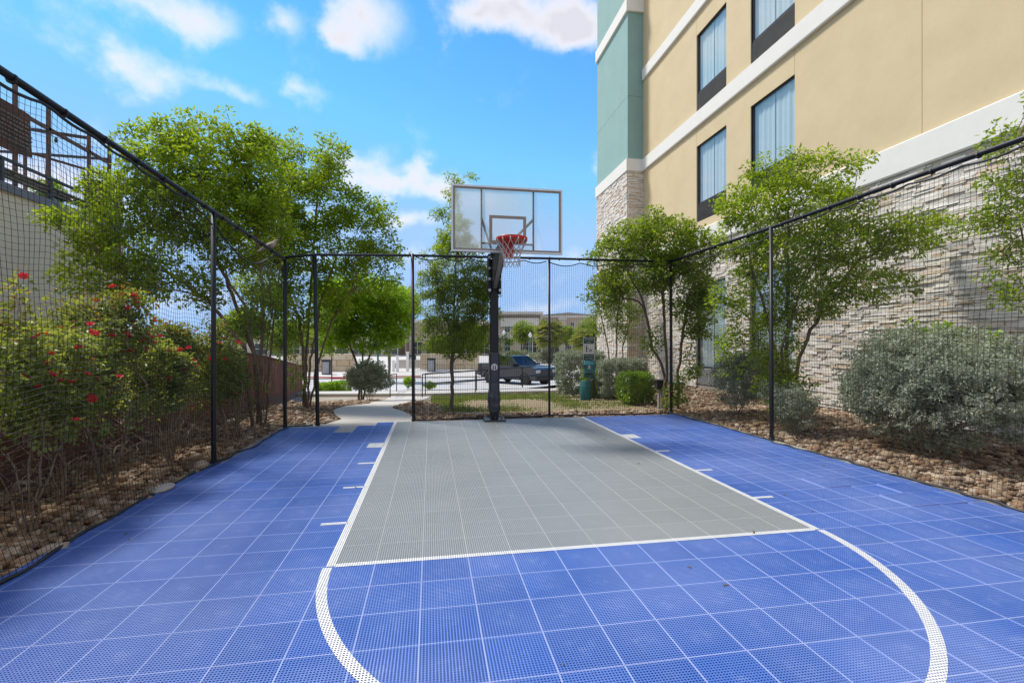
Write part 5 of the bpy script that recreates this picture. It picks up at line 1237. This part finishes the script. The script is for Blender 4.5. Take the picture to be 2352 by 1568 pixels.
    MB().box(F_ + .86, F_ + 1.10, -.97, .97, .42, .64).build('bumper', M_TR, T, bevel=.04); MB().box(R_ - 1.3, R_ - 1.13, -.95, .95, .55, .75).build('bumper', M_TR, T, bevel=.03)
    MB().box(R_ - 1.0, F_ + .9, -.8, .8, .36, .48).build('chassis', M_TR, T)
    text('TEXAS', .01, (0, 0, .5), (0, 0, 0), M_CH, T) if False else None
truck()

# ============================================================ shops across the road
def shops():
    M_A = mat('cream_stucco', (.52, .46, .36), .9, var=.08); M_B = mat('tan_stucco', (.44, .36, .27), .9, var=.08); M_T = mat('pale_cornice', (.62, .58, .50), .85, var=.05); M_RF = mat('tan_shingle', (.34, .30, .25), .9); M_GLS = mat('dark_shop_glass', (.05, .07, .07), .08); M_SG = mat('teal_sign_letter', (.08, .40, .48), .5)
    def at(u, v, d): r = ray(u, v) * d; return r.x, r.y, CAM_H + r.z
    D = 95.
    def building(label, u0, u1, vt, d, m, depth=14):
        x0, y0, zt = at(u0, vt, d); x1, y1, _ = at(u1, vt, d)
        B = thing('shop_building', label, 'shop building', (x0, y0, -.6), math.atan2(y1 - y0, x1 - x0)); W = math.hypot(x1 - x0, y1 - y0); Hh = zt + .6
        MB().box(0, W, 0, depth, 0, Hh).build('wall', m, B); MB().box(-.15, W + .15, -.2, .3, Hh - .5, Hh + .05).build('cornice', M_T, B); MB().box(-.1, W + .1, -.12, .1, Hh * .44, Hh * .49).build('belt_course', M_T, B)
        return B, W, Hh
    def window(B, x0, x1, z0, z1, arch=False, mull=1, name='window'):
        f = MB(); f.box(x0 - .1, x0, -.1, .02, z0, z1); f.box(x1, x1 + .1, -.1, .02, z0, z1); f.box(x0 - .1, x1 + .1, -.1, .02, z0 - .1, z0); 
        if not arch: f.box(x0 - .1, x1 + .1, -.1, .02, z1, z1 + .1)
        for k in range(1, mull + 1): xx = x0 + (x1 - x0) * k / (mull + 1); f.box(xx - .04, xx + .04, -.08, .0, z0, z1)
        f.box(x0, x1, -.08, 0, (z0 + z1) / 2 - .04, (z0 + z1) / 2 + .04)
        if arch:
            n = 10; c = (x0 + x1) / 2; r = (x1 - x0) / 2
            for k in range(n): a, b = PI * k / n, PI * (k + 1) / n; f.bar((c + (r + .12) * math.cos(a), -.04, z1 + (r + .12) * math.sin(a)), (c + (r + .12) * math.cos(b), -.04, z1 + (r + .12) * math.sin(b)), .12, .22, up=(0, 1, 0))
        w = f.build(name, M_T, B); g = MB()
        poly = [(x0, z0), (x1, z0), (x1, z1)] + ([((x0 + x1) / 2 + (x1 - x0) / 2 * math.cos(PI * k / 8), z1 + (x1 - x0) / 2 * math.sin(PI * k / 8)) for k in range(1, 8)] if arch else []) + [(x0, z1)]
        g.prism(poly, -.05, -.02, 'y'); g.build('pane', M_GLS, w)
    B, W, H = building('two storey cream shop building with arched windows right of the hoop pole', 1138, 1246, 716, D, M_A)
    ppm = 1082 / D; X = lambda u: (u - 1138) / ppm
    MB().box(1.0, W - .8, -.7, .1, H - 3.0, H - 1.2).build('parapet_panel', M_T, B); MB().box(.7, W - .5, -.9, .1, H - 1.2, H - .85).build('parapet_cap', mat('brown_trim', (.16, .12, .09), .8), B)
    MB().box(.5, W - .3, -.9, 0, H * .44 - .6, H * .44).build('canopy', M_T, B)
    for a in (1159, 1182): window(B, X(a), X(a + 12), H * .53, H * .53 + 1.4, True, 1)
    for a, b in ((1160, 1172), (1196, 1205), (1207, 1222), (1224, 1242)): window(B, X(a), X(b), .3, 3.1, False, 1, 'shop_window')
    s = MB(); rr = random.Random(1); x = X(1150)
    while x < X(1190): w = rr.uniform(.25, .6); s.box(x, x + w, -.25, -.12, H * .44 + 1.75 + rr.uniform(-.1, .1), H * .44 + 2.4 + rr.uniform(-.1, .15)); x += w + .12
    s.build('sign_letters', M_SG, B)
    B, W, H = building('tan gabled shop block set back right of the arched windows', 1240, 1372, 724, D + 6, M_B)
    X = lambda u: (u - 1240) / (1082 / (D + 6))
    MB().prism([(-.5, H), (W / 2, H + .6), (W + .5, H)], -.3, 13, 'y').build('roof', M_RF, B)
    for a, b, z0, z1 in ((1288, 1294, H * .6, H * .6 + 1.8), (1310, 1318, H * .6, H * .6 + 1.8), (1262, 1284, .3, 3.2), (1304, 1312, .3, 3.2), (1315, 1327, .3, 3.2), (1345, 1358, .3, 3.2), (1304, 1318, 4.2, 5.0)): window(B, X(a), X(b), z0, z1, False, 1, 'shop_window')
    MB().box(X(1283), X(1300), -1.0, 0, 0, H - 1.0).build('pier', M_A, B); MB().box(X(1282), X(1301), -1.2, .1, H - 1.0, H - .6).build('pier_cap', M_T, B)
    B, W, H = building('long low cream shop block glimpsed through the trees behind the gate', 560, 900, 752, 84, M_A)
    for k in range(9): window(B, 2 + k * 2.9, 4.2 + k * 2.9, .3, 2.2, False, 1, 'shop_window')
    B, W, H = building('tan shop block between the gate and the elm tree', 930, 1120, 735, 88, M_B)
    for k in range(6): window(B, 1.5 + k * 2.5, 3.2 + k * 2.5, .3, 2.5, False, 1, 'shop_window')
    # limestone block walls, steps, white posts in the plaza
    M_LS = island_mat('limestone_block', [(0, (.56, .44, .28)), (.5, (.62, .52, .37)), (1, (.50, .38, .24))], .9, bump=.5, bscale=6, noise=.2, nscale=3)
    for (u0, u1, d, v0, v1, lab) in ((650, 812, 46, 812, 828, 'long limestone block wall behind the trash receptacle'), (965, 1100, 50, 812, 824, 'limestone block wall behind the elm trunk')):
        x0, y0 = G(u0, d); x1, y1 = G(u1, d); z0 = gz(x0, y0); zt = CAM_H + (791 - v0) * d / 1082
        Wl = thing('stone_wall', lab, 'wall', (x0, y0, z0), math.atan2(y1 - y0, x1 - x0)); L = math.hypot(x1 - x0, y1 - y0); h = zt - z0; rr = random.Random(u0); z = 0
        for r in range(3):
            x = 0
            while x < L: w = rr.uniform(.6, 1.3); MB().box(x, min(x + w, L) - .02, rr.uniform(-.05, .05), .5, z, z + h / 3 - .015).build('stone_block', M_LS, Wl, bevel=.03, seg=1); x += w
            z += h / 3
    x0, y0 = G(902, 52); St = thing('plaza_steps', 'broad concrete steps in the plaza behind the street tree', 'steps', (x0, y0, gz(x0, y0) + .1), -YAW)
    for k in range(5): MB().box(0, 3.0, k * .45, 3, k * .17, (k + 1) * .17).build('step', M_CONC, St)
    for i, (u, v0, v1, d, lab) in enumerate(((936, 803, 846, 46, 'tall white plaza post right of the steps'), (913, 812, 846, 46, 'shorter white plaza post left of the steps'), (904, 822, 846, 46, 'lowest white plaza post behind the street tree'))):
        x, y = G(u, d); z = gz(x, y) + .1; P = thing('plaza_post', lab, 'post', (x, y, z)); h = (v1 - v0) * d / 1082; MB().box(-.12, .12, -.12, .12, 0, h).build('shaft', M_WHITE, P); MB().box(-.17, .17, -.17, .17, h, h + .1).build('cap', M_WHITE, P)
    M_GP = mat('grey_bin_panel', (.33, .35, .37), .5)
    for u, d, lab in ((751, 42, 'grey plaza litter bin by the limestone wall, left of the lamp pole'), (991, 46, 'grey plaza litter bin seen through the net left of the elm'), (948, 55, 'far grey plaza litter bin near the steps')):
        x, y = G(u, d); B_ = thing('litter_bin', lab, 'litter bin', (x, y, gz(x, y) + .1), -YAW); MB().box(-.36, .36, -.3, .3, 0, 1.25).build('body', M_DARK, B_, bevel=.02); MB().box(-.29, .29, -.33, -.3, .08, 1.12).build('panel', M_GP, B_); MB().box(-.4, .4, -.34, .34, 1.25, 1.33).build('lid', M_DARK, B_)
    M_GR = mat('green_lamp_post', (.02, .11, .09), .5)
    for u, v, d, m, lab in ((868, 690, 44, M_GR, 'green lamp post behind the round headed tree'), (1158, 770, 75, M_GR, 'thin green lamp post before the arched windows'), (1218, 775, 75, M_GR, 'green lamp post between the small round tree and palm')):
        x, y = G(u, d); z = gz(x, y); P = thing('lamp_post', lab, 'lamp post', (x, y, z)); h = CAM_H + (791 - v) * d / 1082 - z
        MB().lathe([(.22, 0), (.2, .3), (.09, .5), (.07, h)], 12).build('pole', m, P, smooth=True); MB().lathe([(.09, h), (.24, h + .1), (.3, h + .5), (.1, h + .7), (.02, h + .85)], 12).build('lamp_head', M_WHITE, P, smooth=True)
    x, y = G(762, 33); P = thing('sign_pole', 'thin brown sign pole at the red kerb behind the gate post', 'pole', (x, y, gz(x, y))); MB().box(-.035, .035, -.035, .035, 0, 2.6).build('pole', mat('brown_pole', (.10, .05, .03), .7), P); MB().box(-.2, .2, -.05, -.04, 2.15, 2.6).build('plate', M_DARK, P)
    # pale car behind the hedge
    x, y = G(1340, 52); C = thing('parked_car', 'pale silver car half hidden behind the clipped hedge', 'car', (x, y, gz(x, y) + .1), -YAW + .2); MC = mat('silver_paint', (.45, .48, .5), .3, .4, coat=.5)
    b = MB(); b.prism([(-2.2, .35), (2.2, .35), (2.25, .75), (1.2, .95), (-2.1, 1.0)], -.88, .88, 'y'); b.build('body', MC, C, bevel=.04); b = MB(); b.prism([(-1.7, .95), (-1.2, 1.45), (.3, 1.47), (1.1, .93)], -.75, .75, 'y'); b.build('window', M_GLS, C); MB().prism([(-1.2, 1.44), (-1.1, 1.5), (.2, 1.52), (.32, 1.46)], -.72, .72, 'y').build('roof', MC, C, bevel=.01)
    for sx in (-1.4, 1.4):
        for sy in (-.8, .8): MB().lathe([(.32, -.1), (.33, 0), (.32, .1)], 18, Matrix.Translation((sx, sy, .33)) @ Matrix.Rotation(PI / 2, 4, 'X')).build('wheel', M_BLACK, C)
shops()

# ============================================================ dove on the rail
def dove():
    p = Vector((-2.535, 8.17, 2.985)); D = thing('dove', 'plump pinkish brown dove perched on the left rail near the corner', 'bird', p, .5)
    M_D = mat('dove_feather', (.42, .30, .25), .85, c2=(.30, .25, .21), vscale=30)
    me = bpy.data.meshes.new('body'); bm = bmesh.new(); sk = [((0, -.02, .065), .048), ((.0, .05, .04), .040), ((0, .11, .0), .018), ((0, .19, -.05), .012), ((0, -.045, .115), .026), ((0, -.055, .14), .022)]
    b = MB(); pts = [(0, -.10, .152), (0, -.075, .150), (0, -.055, .142), (0, -.045, .118), (0, -.035, .09), (0, -.01, .065), (0, .04, .045), (0, .09, .015), (0, .14, -.02), (0, .2, -.06)]
    b.tube(pts, [.002, .014, .022, .024, .038, .052, .046, .028, .017, .013], 14); b.build('body', M_D, D, smooth=True)
    for s in (-1, 1): MB().tube([(s * .035, -.02, .075), (s * .05, .03, .055), (s * .035, .10, .015), (s * .015, .15, -.02)], [.012, .022, .015, .004], 8).build('wing', mat('dove_wing', (.24, .20, .17), .85), D, smooth=True)
    MB().tube([(0, -.075, .146), (0, -.092, .142)], [.005, .001], 6).build('beak', M_DARK, D)
    for s in (-1, 1):
        MB().tube([(s * .0195, -.062, .15), (s * .0225, -.062, .15)], .004, 6).build('eye', M_DARK, D); MB().tube([(s * .015, .0, .03), (s * .015, -.003, 0.0)], .004, 5).build('foot', mat('dove_foot', (.4, .15, .12), .7), D)
    D.rotation_euler = (0, 0, 1.9)
dove()

# fallen leaves on the court, loose pale stone at the court edge
def litter():
    rng = np.random.default_rng(9); n = 44; x = np.where(rng.random(n) < .5, rng.uniform(-2.3, 4.8, n), np.where(rng.random(n) < .5, rng.normal(4.75, .15, n), rng.normal(-2.3, .1, n))); y = rng.uniform(2.0, 8.6, n); L = rng.uniform(.012, .03, n); a = rng.uniform(0, 6.28, n)
    V = []; F = []
    for i in range(n):
        d = Vector((math.cos(a[i]), math.sin(a[i]), 0)); s = Vector((-d.y, d.x, 0)); p = Vector((x[i], y[i], .003)); b = len(V)
        V += [tuple(p - d * L[i] + Vector((0, 0, .004))), tuple(p + s * L[i] * .35), tuple(p + d * L[i] + Vector((0, 0, .006))), tuple(p - s * L[i] * .35)]; F += [(b, b + 1, b + 2), (b, b + 2, b + 3)]
    tag(fast_obj('leaf_litter', V, F, mat('dry_leaf', (.16, .13, .06), .9, var=.5, vscale=20)), 'few dry fallen leaves scattered on the court tiles', 'leaf litter', kind='stuff')
    me = MB(); me.lathe([(.02, -.01), (.10, .0), (.11, .02), (.06, .045), (.0, .05)], 9, Matrix.Translation((-2.62, 5.2, 0)) @ Matrix.Diagonal((.8, 1.5, 1, 1))); o = me.build('edge_stone', mat('pale_stone', (.5, .46, .4), .9, bump=.4), bevel=.008, smooth=True)
    tag(o, 'flat pale stone lying on the left court edge under the netting', 'stone')
litter()
